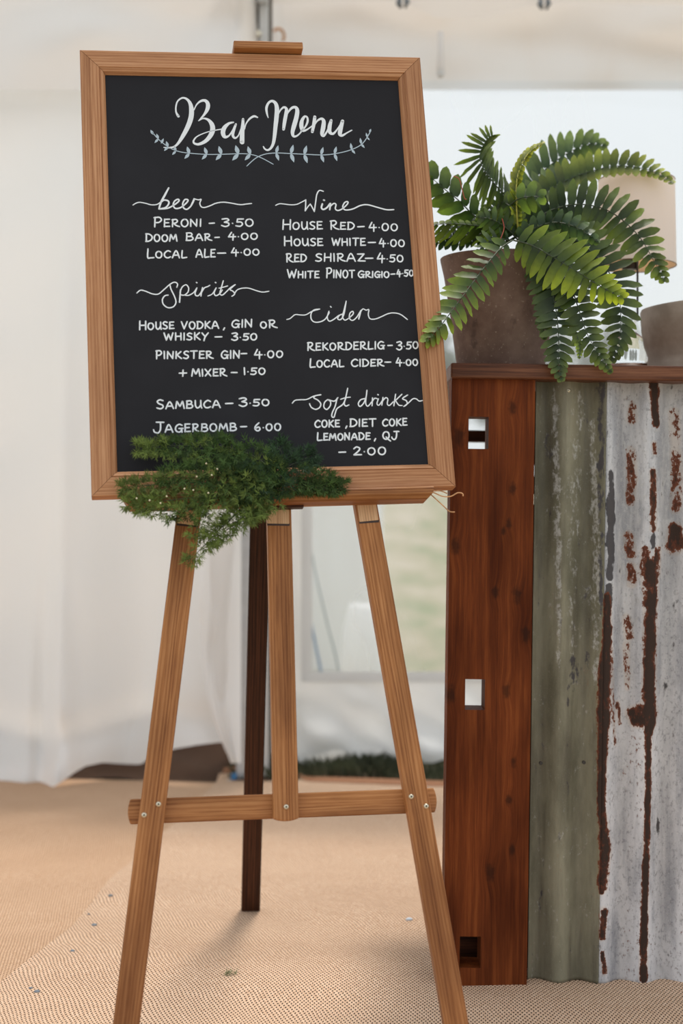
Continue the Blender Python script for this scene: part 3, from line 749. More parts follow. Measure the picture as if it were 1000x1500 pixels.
def frond(pts, spacing, LA, LB, aA=75, aB=75, dA=0.0, dB=0.0, c0=(.02,.045,.012), c1=(.10,.15,.02), solo=False, stem=None, prof=None, wk=1.0, t0=.06, depthn=0.0, thick=.0016):
    """pts = [(x, y, depth)] base to tip; leaflets on both sides. aA/aB angle to the rachis, dA/dB depth slant"""
    rr = frondrnd
    C = catmull(pts, 10)
    P3 = [W(*p) for p in C]
    vs, fs = [], []; tube(vs, fs, P3, [thick*(1-.7*i/len(P3)) for i in range(len(P3))], 6)
    fo = link('frond', mesh('frond', vs, fs, True), stem or M['stem'], fernroot)
    cum = [0]
    for a, b in zip(C, C[1:]): cum.append(cum[-1]+math.hypot(b[0]-a[0], b[1]-a[1]))
    T = cum[-1]; s = T*t0; jv, jf, jc, ja = [], [], [], []
    prof = prof or [(0,.55),(.12,.8),(.3,1),(.6,.97),(.8,.72),(.92,.42),(1,.18)]
    while s < T:
        i = max(k for k in range(len(cum)) if cum[k] <= s); i = min(i, len(C)-2)
        f = (s-cum[i])/max(1e-6, cum[i+1]-cum[i]); p = lerp(C[i], C[i+1], f); t = s/T
        i0, i1 = max(0,i-3), min(len(C)-1,i+4)
        th = math.atan2(C[i1][1]-C[i0][1], C[i1][0]-C[i0][0]); k = interp(prof, t); D = p[2]
        T3 = (W(*C[i1])-W(*C[i0])).normalized()
        for side in (0, 1):
            L = (LA, LB)[side]*k*rr.uniform(.93,1.07)
            if L < 3: continue
            ang = (aA, aB)[side]; ang = ang*(1-.45*max(0,(t-.6)/.4)) + rr.uniform(-5,5)
            a = th-math.radians(ang) if side == 0 else th+math.radians(ang)
            dd = (dA, dB)[side]+rr.uniform(-.08,.08)
            r_ = ray(p[0], p[1]); o3 = W(*p)
            e = W(p[0]+L*math.cos(a), p[1]+L*math.sin(a), D+dd*L*D/F)
            S3 = e-o3; Ln = S3.length; S3n = S3.normalized()
            Nn = S3n.cross(T3)
            if Nn.length < .1: Nn = -r_.copy()
            Nn.normalize()
            if Nn.dot(r_) > 0: Nn = -Nn
            Nn = Nn-r_.normalized()*.7; Nn = (Nn-S3n*Nn.dot(S3n)).normalized()
            # roll the leaflets a little about their own axis
            Nn = (Matrix.Rotation(rr.uniform(-.38,.38)+.30*(1 if side else -1), 3, S3n) @ Nn)
            Wd = Nn.cross(S3n); wd = spacing*wk*D/F*(.55+.45*min(1,k*1.1))*1.10
            m = Matrix((S3n*Ln, Wd*wd, Nn*Ln)).transposed().to_4x4(); m.translation = o3
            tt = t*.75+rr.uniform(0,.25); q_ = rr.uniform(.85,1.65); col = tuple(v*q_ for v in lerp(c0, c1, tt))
            if solo:
                o = bpy.data.objects.new('leaflet', LM[rr.randrange(3)]); COL.objects.link(o); o.color = col+(1,)
                o.parent = fo; o.matrix_local = m
            else:
                b = len(jv); src = LM[rr.randrange(3)]
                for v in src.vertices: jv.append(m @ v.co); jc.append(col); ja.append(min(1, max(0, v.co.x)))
                jf += [tuple(b+q for q in pl.vertices) for pl in src.polygons]
        s += spacing*(1-.35*max(0,(t-.7)/.3))
    if not solo and jv:
        me = bpy.data.meshes.new('leaflets'); me.from_pydata([tuple(v) for v in jv], [], jf); me.update()
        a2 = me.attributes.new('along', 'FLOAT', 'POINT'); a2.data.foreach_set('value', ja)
        at = me.attributes.new('col', 'FLOAT_COLOR', 'POINT')
        at.data.foreach_set('color', [x for c in jc for x in c+(1.0,)])
        me.polygons.foreach_set('use_smooth', [True]*len(me.polygons))
        o = link('leaflets', me, M['leaf_a'], fo); o['kind'] = 'stuff'
    # terminal leaflet
    return fo
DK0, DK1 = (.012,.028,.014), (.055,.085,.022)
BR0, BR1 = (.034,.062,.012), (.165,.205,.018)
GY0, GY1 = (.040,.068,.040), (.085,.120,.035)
# back fronds first
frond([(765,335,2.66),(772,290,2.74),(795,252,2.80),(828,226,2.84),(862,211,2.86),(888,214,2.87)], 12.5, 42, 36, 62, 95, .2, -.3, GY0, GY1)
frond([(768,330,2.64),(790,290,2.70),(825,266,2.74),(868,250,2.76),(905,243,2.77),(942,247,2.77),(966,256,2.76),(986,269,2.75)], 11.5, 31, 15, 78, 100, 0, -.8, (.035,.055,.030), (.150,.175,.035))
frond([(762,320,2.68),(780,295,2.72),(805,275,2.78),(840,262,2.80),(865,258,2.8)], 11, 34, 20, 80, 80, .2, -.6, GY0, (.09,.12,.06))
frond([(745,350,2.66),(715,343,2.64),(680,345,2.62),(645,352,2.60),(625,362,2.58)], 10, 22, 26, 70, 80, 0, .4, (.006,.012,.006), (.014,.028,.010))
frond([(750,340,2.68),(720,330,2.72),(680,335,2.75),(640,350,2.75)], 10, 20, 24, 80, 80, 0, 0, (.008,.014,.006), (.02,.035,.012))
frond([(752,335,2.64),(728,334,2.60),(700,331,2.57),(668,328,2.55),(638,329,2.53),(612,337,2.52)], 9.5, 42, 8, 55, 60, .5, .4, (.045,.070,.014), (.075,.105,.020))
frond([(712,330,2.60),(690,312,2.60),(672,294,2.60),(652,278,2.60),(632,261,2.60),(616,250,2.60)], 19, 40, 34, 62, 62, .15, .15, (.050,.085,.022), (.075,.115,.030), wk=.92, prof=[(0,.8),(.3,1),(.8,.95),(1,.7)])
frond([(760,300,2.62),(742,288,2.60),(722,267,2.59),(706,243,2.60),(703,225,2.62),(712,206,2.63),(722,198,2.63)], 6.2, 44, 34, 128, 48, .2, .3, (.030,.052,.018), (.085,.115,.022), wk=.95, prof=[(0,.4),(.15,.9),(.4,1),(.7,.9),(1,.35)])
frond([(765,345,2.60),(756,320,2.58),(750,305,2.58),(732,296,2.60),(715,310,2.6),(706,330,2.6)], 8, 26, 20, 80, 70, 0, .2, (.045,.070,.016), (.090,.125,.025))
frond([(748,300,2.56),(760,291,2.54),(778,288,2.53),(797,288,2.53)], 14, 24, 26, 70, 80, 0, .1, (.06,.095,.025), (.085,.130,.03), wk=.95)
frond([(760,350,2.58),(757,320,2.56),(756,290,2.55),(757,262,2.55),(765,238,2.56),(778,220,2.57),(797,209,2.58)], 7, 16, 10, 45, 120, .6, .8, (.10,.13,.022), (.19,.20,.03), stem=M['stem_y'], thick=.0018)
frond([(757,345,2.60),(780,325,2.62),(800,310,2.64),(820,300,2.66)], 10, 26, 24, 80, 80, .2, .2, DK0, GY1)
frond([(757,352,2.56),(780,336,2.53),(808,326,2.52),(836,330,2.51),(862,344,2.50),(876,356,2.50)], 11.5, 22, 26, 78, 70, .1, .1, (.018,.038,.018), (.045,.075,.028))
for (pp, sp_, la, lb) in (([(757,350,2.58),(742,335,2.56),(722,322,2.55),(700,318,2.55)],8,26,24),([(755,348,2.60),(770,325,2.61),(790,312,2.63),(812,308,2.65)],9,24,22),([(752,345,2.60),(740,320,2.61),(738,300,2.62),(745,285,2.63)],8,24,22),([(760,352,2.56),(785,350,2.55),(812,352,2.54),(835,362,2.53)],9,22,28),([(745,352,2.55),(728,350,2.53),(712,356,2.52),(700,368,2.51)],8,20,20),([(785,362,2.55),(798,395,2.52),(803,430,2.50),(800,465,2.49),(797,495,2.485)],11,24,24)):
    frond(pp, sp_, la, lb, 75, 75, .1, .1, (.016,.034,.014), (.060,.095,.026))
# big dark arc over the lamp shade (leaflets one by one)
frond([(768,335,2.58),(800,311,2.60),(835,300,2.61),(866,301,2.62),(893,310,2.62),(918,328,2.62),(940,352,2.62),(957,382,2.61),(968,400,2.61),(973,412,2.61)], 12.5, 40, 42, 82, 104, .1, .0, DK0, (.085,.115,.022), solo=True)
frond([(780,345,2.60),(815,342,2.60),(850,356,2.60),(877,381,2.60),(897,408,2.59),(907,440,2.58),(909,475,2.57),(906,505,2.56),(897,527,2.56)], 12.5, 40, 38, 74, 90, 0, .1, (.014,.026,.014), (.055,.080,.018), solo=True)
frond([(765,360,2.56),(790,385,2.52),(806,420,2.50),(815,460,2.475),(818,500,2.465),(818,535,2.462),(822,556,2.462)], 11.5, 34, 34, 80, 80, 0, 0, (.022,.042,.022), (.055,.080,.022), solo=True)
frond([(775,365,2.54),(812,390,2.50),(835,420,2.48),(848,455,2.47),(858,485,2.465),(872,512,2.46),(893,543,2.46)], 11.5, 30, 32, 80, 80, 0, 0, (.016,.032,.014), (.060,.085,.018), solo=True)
frond([(833,470,2.50),(844,490,2.47),(849,508,2.465),(848,526,2.46)], 6, 9, 9, 60, 60, 0, 0, (.09,.14,.03), (.12,.17,.03))
# bright front frond and the one drooping over the board frame
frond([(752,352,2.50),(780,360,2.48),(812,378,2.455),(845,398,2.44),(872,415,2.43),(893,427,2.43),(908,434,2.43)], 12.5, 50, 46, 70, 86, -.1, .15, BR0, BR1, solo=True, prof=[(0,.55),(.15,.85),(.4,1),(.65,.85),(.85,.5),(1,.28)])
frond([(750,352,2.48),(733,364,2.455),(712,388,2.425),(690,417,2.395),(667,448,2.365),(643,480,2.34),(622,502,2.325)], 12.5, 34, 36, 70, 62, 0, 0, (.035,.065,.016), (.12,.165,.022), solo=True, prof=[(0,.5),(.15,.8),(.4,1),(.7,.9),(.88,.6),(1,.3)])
# red fibres caught in the fern
for pts in ([(664,258,2.54),(672,262,2.54),(676,275,2.54),(680,290,2.54),(683,292,2.54)],[(735,320,2.5),(738,333,2.5),(734,347,2.49),(728,357,2.49)]):
    vs, fs = [], []; tube(vs, fs, catmull([W(*p) for p in pts],5), .0008, 4); tag(link('red_fibre', mesh('red_fibre', vs, fs), M['red_hair'], fernroot), 'thin dry red fibre')
# ------------------------------------------------------------------ lamp, bowl
LC = W(925, 750, 2.86); LC.z = zt1
lamp = root('table_lamp', 'table lamp with cream drum shade on a clear glass base behind the fern', 'lamp', LC)
zs0 = W(925,389,2.86).z - zt1; zs1 = W(925,264,2.86).z - zt1; R0 = 59*2.86/F; R1 = 55*2.86/F
lathe('lamp_shade', [(R0,zs0),(R1,zs1)], M['shade'], lamp, LC, 64).data
sh = bpy.data.objects['lamp_shade']
def openring(name, prof, mat, par, loc, seg=64):
    vs, fs = [], []
    for r, z in prof:
        for k in range(seg): a = 2*math.pi*k/seg; vs.append((r*math.cos(a), r*math.sin(a), z))
    for i in range(len(prof)-1):
        for k in range(seg): a, b = i*seg+k, i*seg+(k+1)%seg; fs.append((a,b,b+seg,a+seg))
    return link(name, mesh(name, vs, fs, True), mat, par, Matrix.Translation(loc))
bpy.data.objects.remove(sh, do_unlink=True)
openring('lamp_shade', [(R0,zs0),(R1,zs1)], M['shade'], lamp, LC)
openring('shade_lining', [(R0-.0015,zs0+.001),(R1-.0015,zs1-.001)], M['lining'], lamp, LC)
for nm, r, z in (('shade_rim',R0,zs0),('shade_rim',R1,zs1)):
    pts = [LC+Vector((r*math.cos(a), r*math.sin(a), z)) for a in [k*2*math.pi/48 for k in range(49)]]
    vs, fs = [], []; tube(vs, fs, pts, .0011, 5); link(nm, mesh(nm, vs, fs, True), M['rimwire'], lamp)
lathe('wooden_base', [(0,0),(.055,0),(.058,.006),(.058,.030),(.052,.036),(.0,.036)], M['counter'], lamp, LC+Vector((-.014,-.03,0)), 40)
zg = .036
lathe('glass_body', [(0,zg),(.030,zg),(.036,zg+.006),(.037,zg+.030),(.030,zg+.052),(.012,zg+.066),(.010,zg+.10),(0,zg+.10)], M['glass'], lamp, LC+Vector((-.014,-.03,0)), 32)
vs, fs = [], []; tube(vs, fs, [LC+Vector((.002,-.02,zg+.09)), LC+Vector((.002,-.01,zs0+.03))], .0022, 8); link('stem', mesh('stem', vs, fs, True), M['bulbfit'], lamp)
vs, fs = [], []; c_ = W(922,385,2.86); tube(vs, fs, [c_+Vector((0,0,-.014)), c_+Vector((0,0,.02))], .015, 14); link('bulb_holder', mesh('bulb_holder', vs, fs, True, 40), M['bulbfit'], lamp)
BC = W(1016, 750, 2.74); BC.z = zt1
bz = W(1000,441,2.66).z-zt1
bp = [(0,.0),(.088,0),(.094,.004),(.092,bz*.22),(.091,bz*.32),(.099,bz*.48),(.104,bz*.7),(.107,bz*.96),(.105,bz),(.099,bz),(.096,bz*.7),(.085,bz*.3),(0,bz*.25)]
bo = lathe('clay_bowl', bp, M['clay'], None, BC, 64, Matrix.Rotation(0, 4, 'Y'))
for v in bo.data.vertices:      # hand-made: rim rises to the right, a dent low on the left
    v.co.z += max(0, v.co.z/bz)*(v.co.x*.09+.004); a = math.atan2(v.co.y, v.co.x)
    k = math.exp(-((a+2.35)/.35)**2)*math.exp(-((v.co.z/bz-.35)/.22)**2); v.co.x *= 1-.10*k; v.co.y *= 1-.10*k
tag(bo, 'grey-brown hand-made clay bowl at the right end of the worktop', 'bowl')
# ------------------------------------------------------------------ easel
OFF = -.0255                                             # front of the easel timbers, just behind the frame
def leg_end(a, b):                                       # extend the line a->b down to the floor
    d = (b-a).normalized(); return a+d*((FOOTZ-a.z)/d.z)
ez = root('easel', 'stained wooden studio easel holding the menu board', 'easel', Vector((PB(420,1200,OFF).x, 2.4, FOOTZ)))
k_ = lambda x, y: PB(x, y, OFF)
Ltop, Lb = k_(345,150), k_(185,1500); Ltop = k_(277,750)+(k_(277,750)-Lb).normalized()*.62
legs_w = .0385
l1 = bar('leg', Ltop, leg_end(k_(277,750), k_(185,1500)), legs_w, .021, M['leg'], ez, foot=True)
Rb = k_(669,1500); Rt = k_(538,750)+(k_(538,750)-Rb).normalized()*.62
l2 = bar('leg', Rt, leg_end(k_(538,750), Rb), legs_w*.95, .021, M['leg'], ez, foot=True)
mt = bar('mast', k_(393,60), k_(419.5,1199), .0385, .021, M['leg'], ez, roundB=.004)
cb = bar('crossbar', PB(191,1189,OFF-.0215), PB(636,1172,OFF-.0215), .0375, .020, M['leg'], ez, roundA=.004, roundB=.004)
# rear leg, hinged behind the mast top
rt = PB(397,120,OFF-.03); rb_ = FL(367,1337,FOOTZ)
yv = (rb_-rt).normalized(); nn_ = Vector((0.10,-1,0)); nn_ = (nn_-yv*nn_.dot(yv)).normalized()
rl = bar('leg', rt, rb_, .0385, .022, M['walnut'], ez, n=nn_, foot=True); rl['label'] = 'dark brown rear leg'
# cross head joining the legs behind the board
bar('head_rail', PB(290,250,OFF-.0215), PB(520,250,OFF-.0215), .04, .02, M['leg'], ez)
# bare patches where the tray used to sit
def patch(x, y0, y1, lean, wd):
    a, b = PB(x-lean*(y1-y0)/2, y0, OFF+.0012), PB(x+lean*(y1-y0)/2, y1, OFF+.0012)
    o = bar('bare_patch', a, b, wd, .0022, M['pale'], ez, bevel=.0004); o['label'] = 'pale unstained patch'
    a2, b2 = PB(x+lean*(y1-y0)/2, y1-1, OFF+.0006), PB(x+lean*(y1-y0)/2+lean*3, y1+3, OFF+.0006)
    o = bar('stain_line', a2, b2, wd*1.04, .001, M['stainmark'], ez, bevel=0); o['label'] = 'dark stain line'
patch(407.5, 738, 767, .01, .0345); patch(276.5, 738, 768, -.12, .0325); patch(538.5, 738, 763, .14, .031)
for x, y in ((211,1194),(232,1178),(602,1167),(624,1181),(419,1182)): screw(PB(x,y,OFF), NB, .0042, ez)
# tray (ledge)
uL, vT = UV(PB(182,716,0)); uR, _ = UV(PB(633,716,0)); _, vB = UV(PB(500,733,.014))
vT = -.0005; th = .020
d0, d1 = OFF, .016
pf = [(d0, vT),(d1-.003, vT),(d1, vT-.003),(d1, vT-.012),(d1-.006, vT-th),(d0, vT-th)]
vs, fs = [], []
for u, inset in ((uL-.004,0),(uR,0)):
    for o_, v_ in pf:
        k = .011 if v_ < vT-.015 else (.0 if v_ > vT-.010 else .002)
        uu = u + (k if u < .2 else -k); vs.append((uu, v_, o_))
n_ = len(pf); fs = [tuple(range(n_)), tuple(range(n_,2*n_))]+[(i,(i+1)%n_,(i+1)%n_+n_,i+n_) for i in range(n_)]
bm4 = Matrix((E1,E2,NB)).transposed().to_4x4(); bm4.translation = BL0
bev(link('tray', mesh('tray', vs, fs), M['leg'], ez, bm4), .0012)
slab('tray_block', [(UV(PB(388,745,OFF))[0], vT-th-.004),(UV(PB(443,745,OFF))[0], vT-th-.004),(UV(PB(443,745,OFF))[0], vT-th+.001),(UV(PB(388,745,OFF))[0], vT-th+.001)], OFF+.0015, OFF+.016, bm4, M['walnut'], ez, .0008)
# top clip
u0, v0 = UV(PB(342,70,.008)); u1, _ = UV(PB(443,72,.008))
slab('top_clip', [(u0,BH+.0012),(u1,BH+.0012),(u1,BH+.0150),(u0,BH+.0150)], OFF+.0005, .0150, bm4, M['leg'], ez, .002)
# ------------------------------------------------------------------ menu board
mb = root('menu_board', 'black bar menu board with white hand lettering in a brown mitred frame', 'menu board', BP(BW/2, 0, -.012))
prof_ = [(0,-.0245),(0,-.002),(.0015,0),(.0300,0),(.0306,-.0022),(.0318,-.0024),(.0328,-.0008),(.0368,-.0030),(.0405,-.0085),(.0405,-.0245)]
def rail(O, X, Y, L):
    m = Matrix((X, Y, NB)).transposed().to_4x4(); m.translation = O
    vs = [(s+.0004, s, z) for s, z in prof_]+[(L-s-.0004, s, z) for s, z in prof_]; n = len(prof_)
    fs = [tuple(range(n)), tuple(range(n,2*n))]+[(i,(i+1)%n,(i+1)%n+n,i+n) for i in range(n)]
    link('frame_rail', mesh('frame_rail', vs, fs), M['frame'], mb, m)
rail(BP(0,0), E1, E2, BW); rail(BP(BW,0), E2, -E1, BH); rail(BP(BW,BH), -E1, -E2, BW); rail(BP(0,BH), -E2, E1, BH)
m = bm4.copy()
pn = slab('blackboard', [(.036,.036),(BW-.036,.036),(BW-.036,BH-.036),(.036,BH-.036)], -.016, -.010, bm4, M['black'], mb, 0)
TO = -.0098
# --- lettering
def ribbon(vs, fs, pts, lift=0.0, n=5, cap=True):
    """pts [(x, y, width_px)] in photo pixels -> flat painted stroke on the board"""
    C = catmull(pts, n) if len(pts) > 2 else catmull(pts, 2)
    P = [(UV(PB(c[0], c[1], TO)), c[2]) for c in C]; sc_ = 2.33/F
    pl = [(Vector((u,v)), max(.5, w_)*sc_/2) for (u,v), w_ in P]
    base = len(vs); N_ = len(pl)
    def add(p, q): vs.append((p.x, p.y, TO+lift+.0001)); return len(vs)-1
    L_, R_ = [], []
    for i, (p, h) in enumerate(pl):
        a = pl[max(0,i-1)][0]; b = pl[min(N_-1,i+1)][0]; d = b-a
        if d.length < 1e-7: d = Vector((1,0))
        d.normalize(); nv = Vector((-d.y, d.x))
        L_.append(add(p+nv*h, 0)); R_.append(add(p-nv*h, 0))
    for i in range(N_-1): fs.append((L_[i], R_[i], R_[i+1], L_[i+1]))
    for e in (0, N_-1):                                   # round ends
        p, h = pl[e]; c = [add(p+Vector((h*math.cos(a), h*math.sin(a))), 0) for a in [k*math.pi/5 for k in range(10)]]
        fs.append(tuple(c))
def lettering(strokes, label, mat='chalk'):
    vs, fs = [], []
    for i, s_ in enumerate(strokes): ribbon(vs, fs, s_, .00002*(i % 6))
    me = bpy.data.meshes.new('lettering'); me.from_pydata(vs, [], fs); me.update()
    o = link('lettering', me, M[mat], pn, bm4); o['label'] = label; return o
# stroke capitals on a unit box (x right, y up)
def circ(cx, cy, rx, ry, a0=90, a1=450, n=10): return [(cx+rx*math.cos(math.radians(a0+(a1-a0)*k/n)), cy+ry*math.sin(math.radians(a0+(a1-a0)*k/n))) for k in range(n+1)]
G = {
'A': (.85,[[(0,0),(.42,1),(.85,0)],[(.14,.34),(.70,.36)]]), 'B': (.7,[[(.04,0),(.08,1)],[(.04,.97),(.45,1),(.60,.78),(.42,.56),(.1,.53)],[(.1,.53),(.55,.50),(.70,.25),(.48,.02),(0,.0)]]),
'C': (.75,[[(.74,.86),(.45,1),(.12,.75),(.02,.4),(.2,.06),(.5,0),(.76,.14)]]), 'D': (.75,[[(.06,0),(.06,1)],[(.0,.98),(.42,.96),(.74,.62),(.66,.25),(.38,.03),(0,.0)]]),
'E': (.6,[[(.05,0),(.06,1)],[(.06,.98),(.58,1)],[(.06,.52),(.50,.54)],[(.03,.02),(.62,.04)]]), 'G': (.8,[[(.74,.88),(.42,1),(.1,.72),(.04,.3),(.3,.0),(.62,.08),(.72,.45)],[(.42,.46),(.86,.46)],[(.72,.45),(.76,0)]]),
'H': (.72,[[(.04,0),(.06,1)],[(.68,0),(.68,1)],[(.05,.5),(.68,.53)]]), 'I': (.12,[[(.06,0),(.06,1)]]), 'J': (.75,[[(.25,1),(.85,1)],[(.58,1),(.56,.3),(.36,-.05),(.08,.05),(0,.25)]]),
'K': (.68,[[(.06,0),(.06,1)],[(.62,.98),(.08,.45)],[(.16,.52),(.42,.25),(.7,0)]]), 'L': (.6,[[(.08,1),(.05,.05),(.3,0),(.62,.04)]]),
'M': (.95,[[(0,0),(.14,.95),(.18,.98),(.46,.3),(.50,.3),(.78,.98),(.82,.95),(.95,0)]]), 'N': (.75,[[(.03,0),(.06,1)],[(.06,1),(.66,.03)],[(.66,.03),(.72,1)]]),
'O': (.76,[circ(.38,.48,.36,.50)]), 'P': (.62,[[(.06,0),(.08,1)],[(.0,.96),(.42,1),(.60,.74),(.40,.46),(.08,.44)]]), 'Q': (.85,[circ(.4,.5,.38,.5),[(.42,.3),(.65,.0),(.95,-.22)]]),
'R': (.74,[[(.06,0),(.08,1)],[(.0,.96),(.42,1),(.58,.76),(.38,.50),(.08,.46)],[(.2,.46),(.46,.16),(.82,.0)]]), 'S': (.62,[[(.58,.92),(.3,1),(.06,.80),(.22,.56),(.5,.42),(.58,.18),(.34,0),(.02,.08)]]),
'T': (.74,[[(0,.98),(.76,1)],[(.38,.98),(.37,0)]]), 'U': (.72,[[(.04,1),(.06,.35),(.24,.02),(.48,.1),(.66,.45)],[(.66,1),(.68,.3),(.76,0)]]), 'V': (.75,[[(0,1),(.34,.02)],[(.34,.02),(.75,1)]]),
'W': (1.0,[[(0,1),(.24,.02)],[(.24,.02),(.50,.8)],[(.50,.8),(.74,.02)],[(.74,.02),(1.0,1)]]), 'X': (.7,[[(0,1),(.68,0)],[(.68,1),(.02,0)]]), 'Y': (.72,[[(0,1),(.36,.46)],[(.72,1),(.36,.4),(.22,-.15)]]),
'Z': (.72,[[(0,.96),(.66,.98)],[(.66,.98),(.04,.04)],[(.04,.04),(.75,.02)]]),
'0': (.72,[circ(.36,.48,.33,.48)]), '1': (.15,[[(.04,1),(.1,0)]]), '2': (.62,[[(.02,.78),(.25,1),(.52,.82),(.42,.5),(.02,.03)],[(.02,.03),(.66,.05)]]),
'3': (.6,[[(.02,.92),(.4,1),(.56,.8),(.22,.54)],[(.22,.54),(.56,.42),(.56,.14),(.3,-.02),(0,.12)]]), '4': (.65,[[(.26,1),(.0,.36)],[(.0,.36),(.66,.38)],[(.44,.72),(.42,-.08)]]),
'5': (.62,[[(.14,.98),(.10,.56)],[(.14,.98),(.66,1)],[(.10,.56),(.45,.58),(.60,.3),(.4,.02),(.02,.06)]]), '6': (.62,[[(.44,1),(.12,.62),(.04,.25),(.3,0),(.56,.2),(.42,.48),(.08,.32)]]),
'-': (.5,[[(0,.42),(.5,.45)]]), '+': (.7,[[(.0,.45),(.7,.47)],[(.36,.85),(.34,.05)]]), '.': (.1,[[(.05,.42),(.07,.42)]]), ',': (.15,[[(.14,.08),(.06,-.22)]]),
}
trnd = random.Random(5)
def word(s, x0, x1, yb0, yb1, hcap, small=None, wd=2.25):
    """capitals from x0 to x1 on a base line yb0->yb1; first letter hcap high, the rest small"""
    small = small or hcap; ws = []
    gap = .26
    for i, ch in enumerate(s): ws.append(G[ch][0]*(hcap if i == 0 else small) if ch != 'I' else G[ch][0]*hcap)
    tot = sum(ws)+gap*small*(len(s)-1); k = (x1-x0-0.0)/tot; out = []; x = x0
    for i, ch in enumerate(s):
        hh = hcap if i == 0 else small*trnd.uniform(.96,1.04)
        yb = yb0+(yb1-yb0)*(x-x0)/max(1,(x1-x0)); sl = .03*trnd.uniform(-1,1)
        if ch == '.' : hh = small
        for st in G[ch][1]:
            out.append([(x+(px_+sl*py_)*ws[i]/max(G[ch][0],.01)*k, yb-py_*hh+trnd.uniform(-.15,.15), wd) for px_, py_ in st])
        x += (ws[i]+gap*small)*k
    return out
def line(*words):
    r = []
    for w_ in words: r += word(*w_)
    return r
LINES = [
 ('PERONI 3.50', line(('PERONI',225.5,294.5,332.3,331.5,14,10.5),('-',306.5,313.8,331,331,9),('3.50',324.5,371,331.8,331.3,11.5,10.5))),
 ('DOOM BAR 4.00', line(('DOOM',213.5,259,353.6,353.3,11,10),('BAR',272.6,309,352.2,352.2,11,9.5),('-',314.6,320.8,351.6,351,9),('4.00',334.5,376.8,350.8,350.6,10.5,9.5))),
 ('LOCAL ALE 4.00', line(('LOCAL',215.5,273,377.8,377.4,13,10),('ALE',287,314.7,376.8,376.4,11.5,11),('-',318.6,330,374.8,374.6,9),('4.00',339,379.5,374.2,373.6,11,9.5))),
 ('HOUSE RED 4.00', line(('HOUSE',413.6,471.6,336,335.6,14,10.5),('RED',484,518.4,336,336,12.5,10.5),('-',524,533.3,336,335.8,9),('4.00',540.7,582,337.8,338,12,10.5))),
 ('HOUSE WHITE 4.00', line(('HOUSE',416.2,472.3,360,359.8,13.5,10.5),('WHITE',486,534.7,359.6,359.5,10.5,10.5),('-',539.3,549.6,359.2,359,9),('4.00',555.6,592.2,361,361.4,11.5,10.5))),
 ('RED SHIRAZ 4.50', line(('RED',419.5,448.3,383.8,383.2,12,11),('SHIRAZ',462,534,382.8,382.6,11,11),('-',534.8,545.5,382.2,382,9),('4.50',552.5,590.2,383.8,383.4,13,10))),
 ('WHITE PINOT GRIGIO 4.50', line(('WHITE',420.8,466.8,407,407,12,9.5),('PINOT',477.8,518.9,406.8,406.6,14,11),('GRIGIO',524.4,569.5,406.4,406.4,9.5,8.5),('-',572.4,578,405.4,405.4,9),('4.50',581.3,605,404.8,404.2,9.5,9))),
 ('HOUSE VODKA, GIN OR', line(('HOUSE',204,254.5,483,481.3,12.5,10),('VODKA',265.8,320,481.8,481,10.5,10.5),(',',326,329,481,481,10),('GIN',339.4,369,479.8,479,11,11),('OR',381.4,404.5,480.4,479.8,9,11))),
 ('WHISKY 3.50', line(('WHISKY',240.5,304.8,498.2,497.4,10.5,10),('-',315,324.5,497.4,497,9),('3.50',339.3,376,498.4,498,10.5,9.5))),
 ('PINKSTER GIN 4.00', line(('PINKSTER',228.5,311,525.4,524.8,11.5,10.5),('GIN',324,350.8,525,524.4,11,11),('-',353.2,361,521.8,521.6,9),('4.00',373,413.8,524.4,523.2,12.5,10))),
 ('+ MIXER 1.50', line(('+',262.5,273,551.6,551.4,11),('MIXER',280.8,331,551,550.6,10.5,10),('-',338.8,347,549.6,549.4,9),('1.50',356.8,388,548.8,548.2,10,9.5))),
 ('SAMBUCA 3.50', line(('SAMBUCA',229.6,322.3,598.8,596.8,13,10.5),('-',330,340.5,595,594.8,9),('3.50',350.3,394,595,594,12,9.5))),
 ('JAGERBOMB 6.00', line(('JAGERBOMB',225,346,633.6,630.6,15,11),('-',352.5,361,629,628.8,9),('6.00',372.8,411,631.2,630.4,11.5,10.5))),
 ('REKORDERLIG 3.50', line(('REKORDERLIG',450.2,562.3,513.4,510.8,11.5,10.5),('-',567.8,574,510,510,9),('3.50',580.8,612.2,512.2,510,11.5,10))),
 ('LOCAL CIDER 4.00', line(('LOCAL',453.6,503,537.8,537,12,10),('CIDER',514.4,561,536.8,536,10.5,10),('-',563.6,571.7,534.4,534,9),('4.00',580.2,611.6,535.4,535.2,11,9))),
 ('COKE, DIET COKE', line(('COKE',460.9,496.8,625.9,625.2,10,10),(',',505,508,625,625,10),('DIET',512.4,550,624.8,624.2,11,10.5),('COKE',560,595.6,624,622.8,10,10))),
 ('LEMONADE, QJ', line(('LEMONADE',464.4,541.5,645,643.6,11,9.5),(',',547,550,643.6,643.6,10),('QJ',560.4,582.5,643.4,643,11,11))),
 ('- 2.00', line(('-',496.4,506,666.2,666,9),('2.00',518,564.6,666.6,665.8,12,11))),
]
for nm, st in LINES: lettering(st, 'white handwritten line reading '+nm)
def crop(ox, oy, sc_, strokes): return [[(ox+x/sc_, oy+y/sc_, w_/sc_) for x, y, w_ in s_] for s_ in strokes]
def cw(pts, w_): return [(x, y, w_) for x, y in pts]
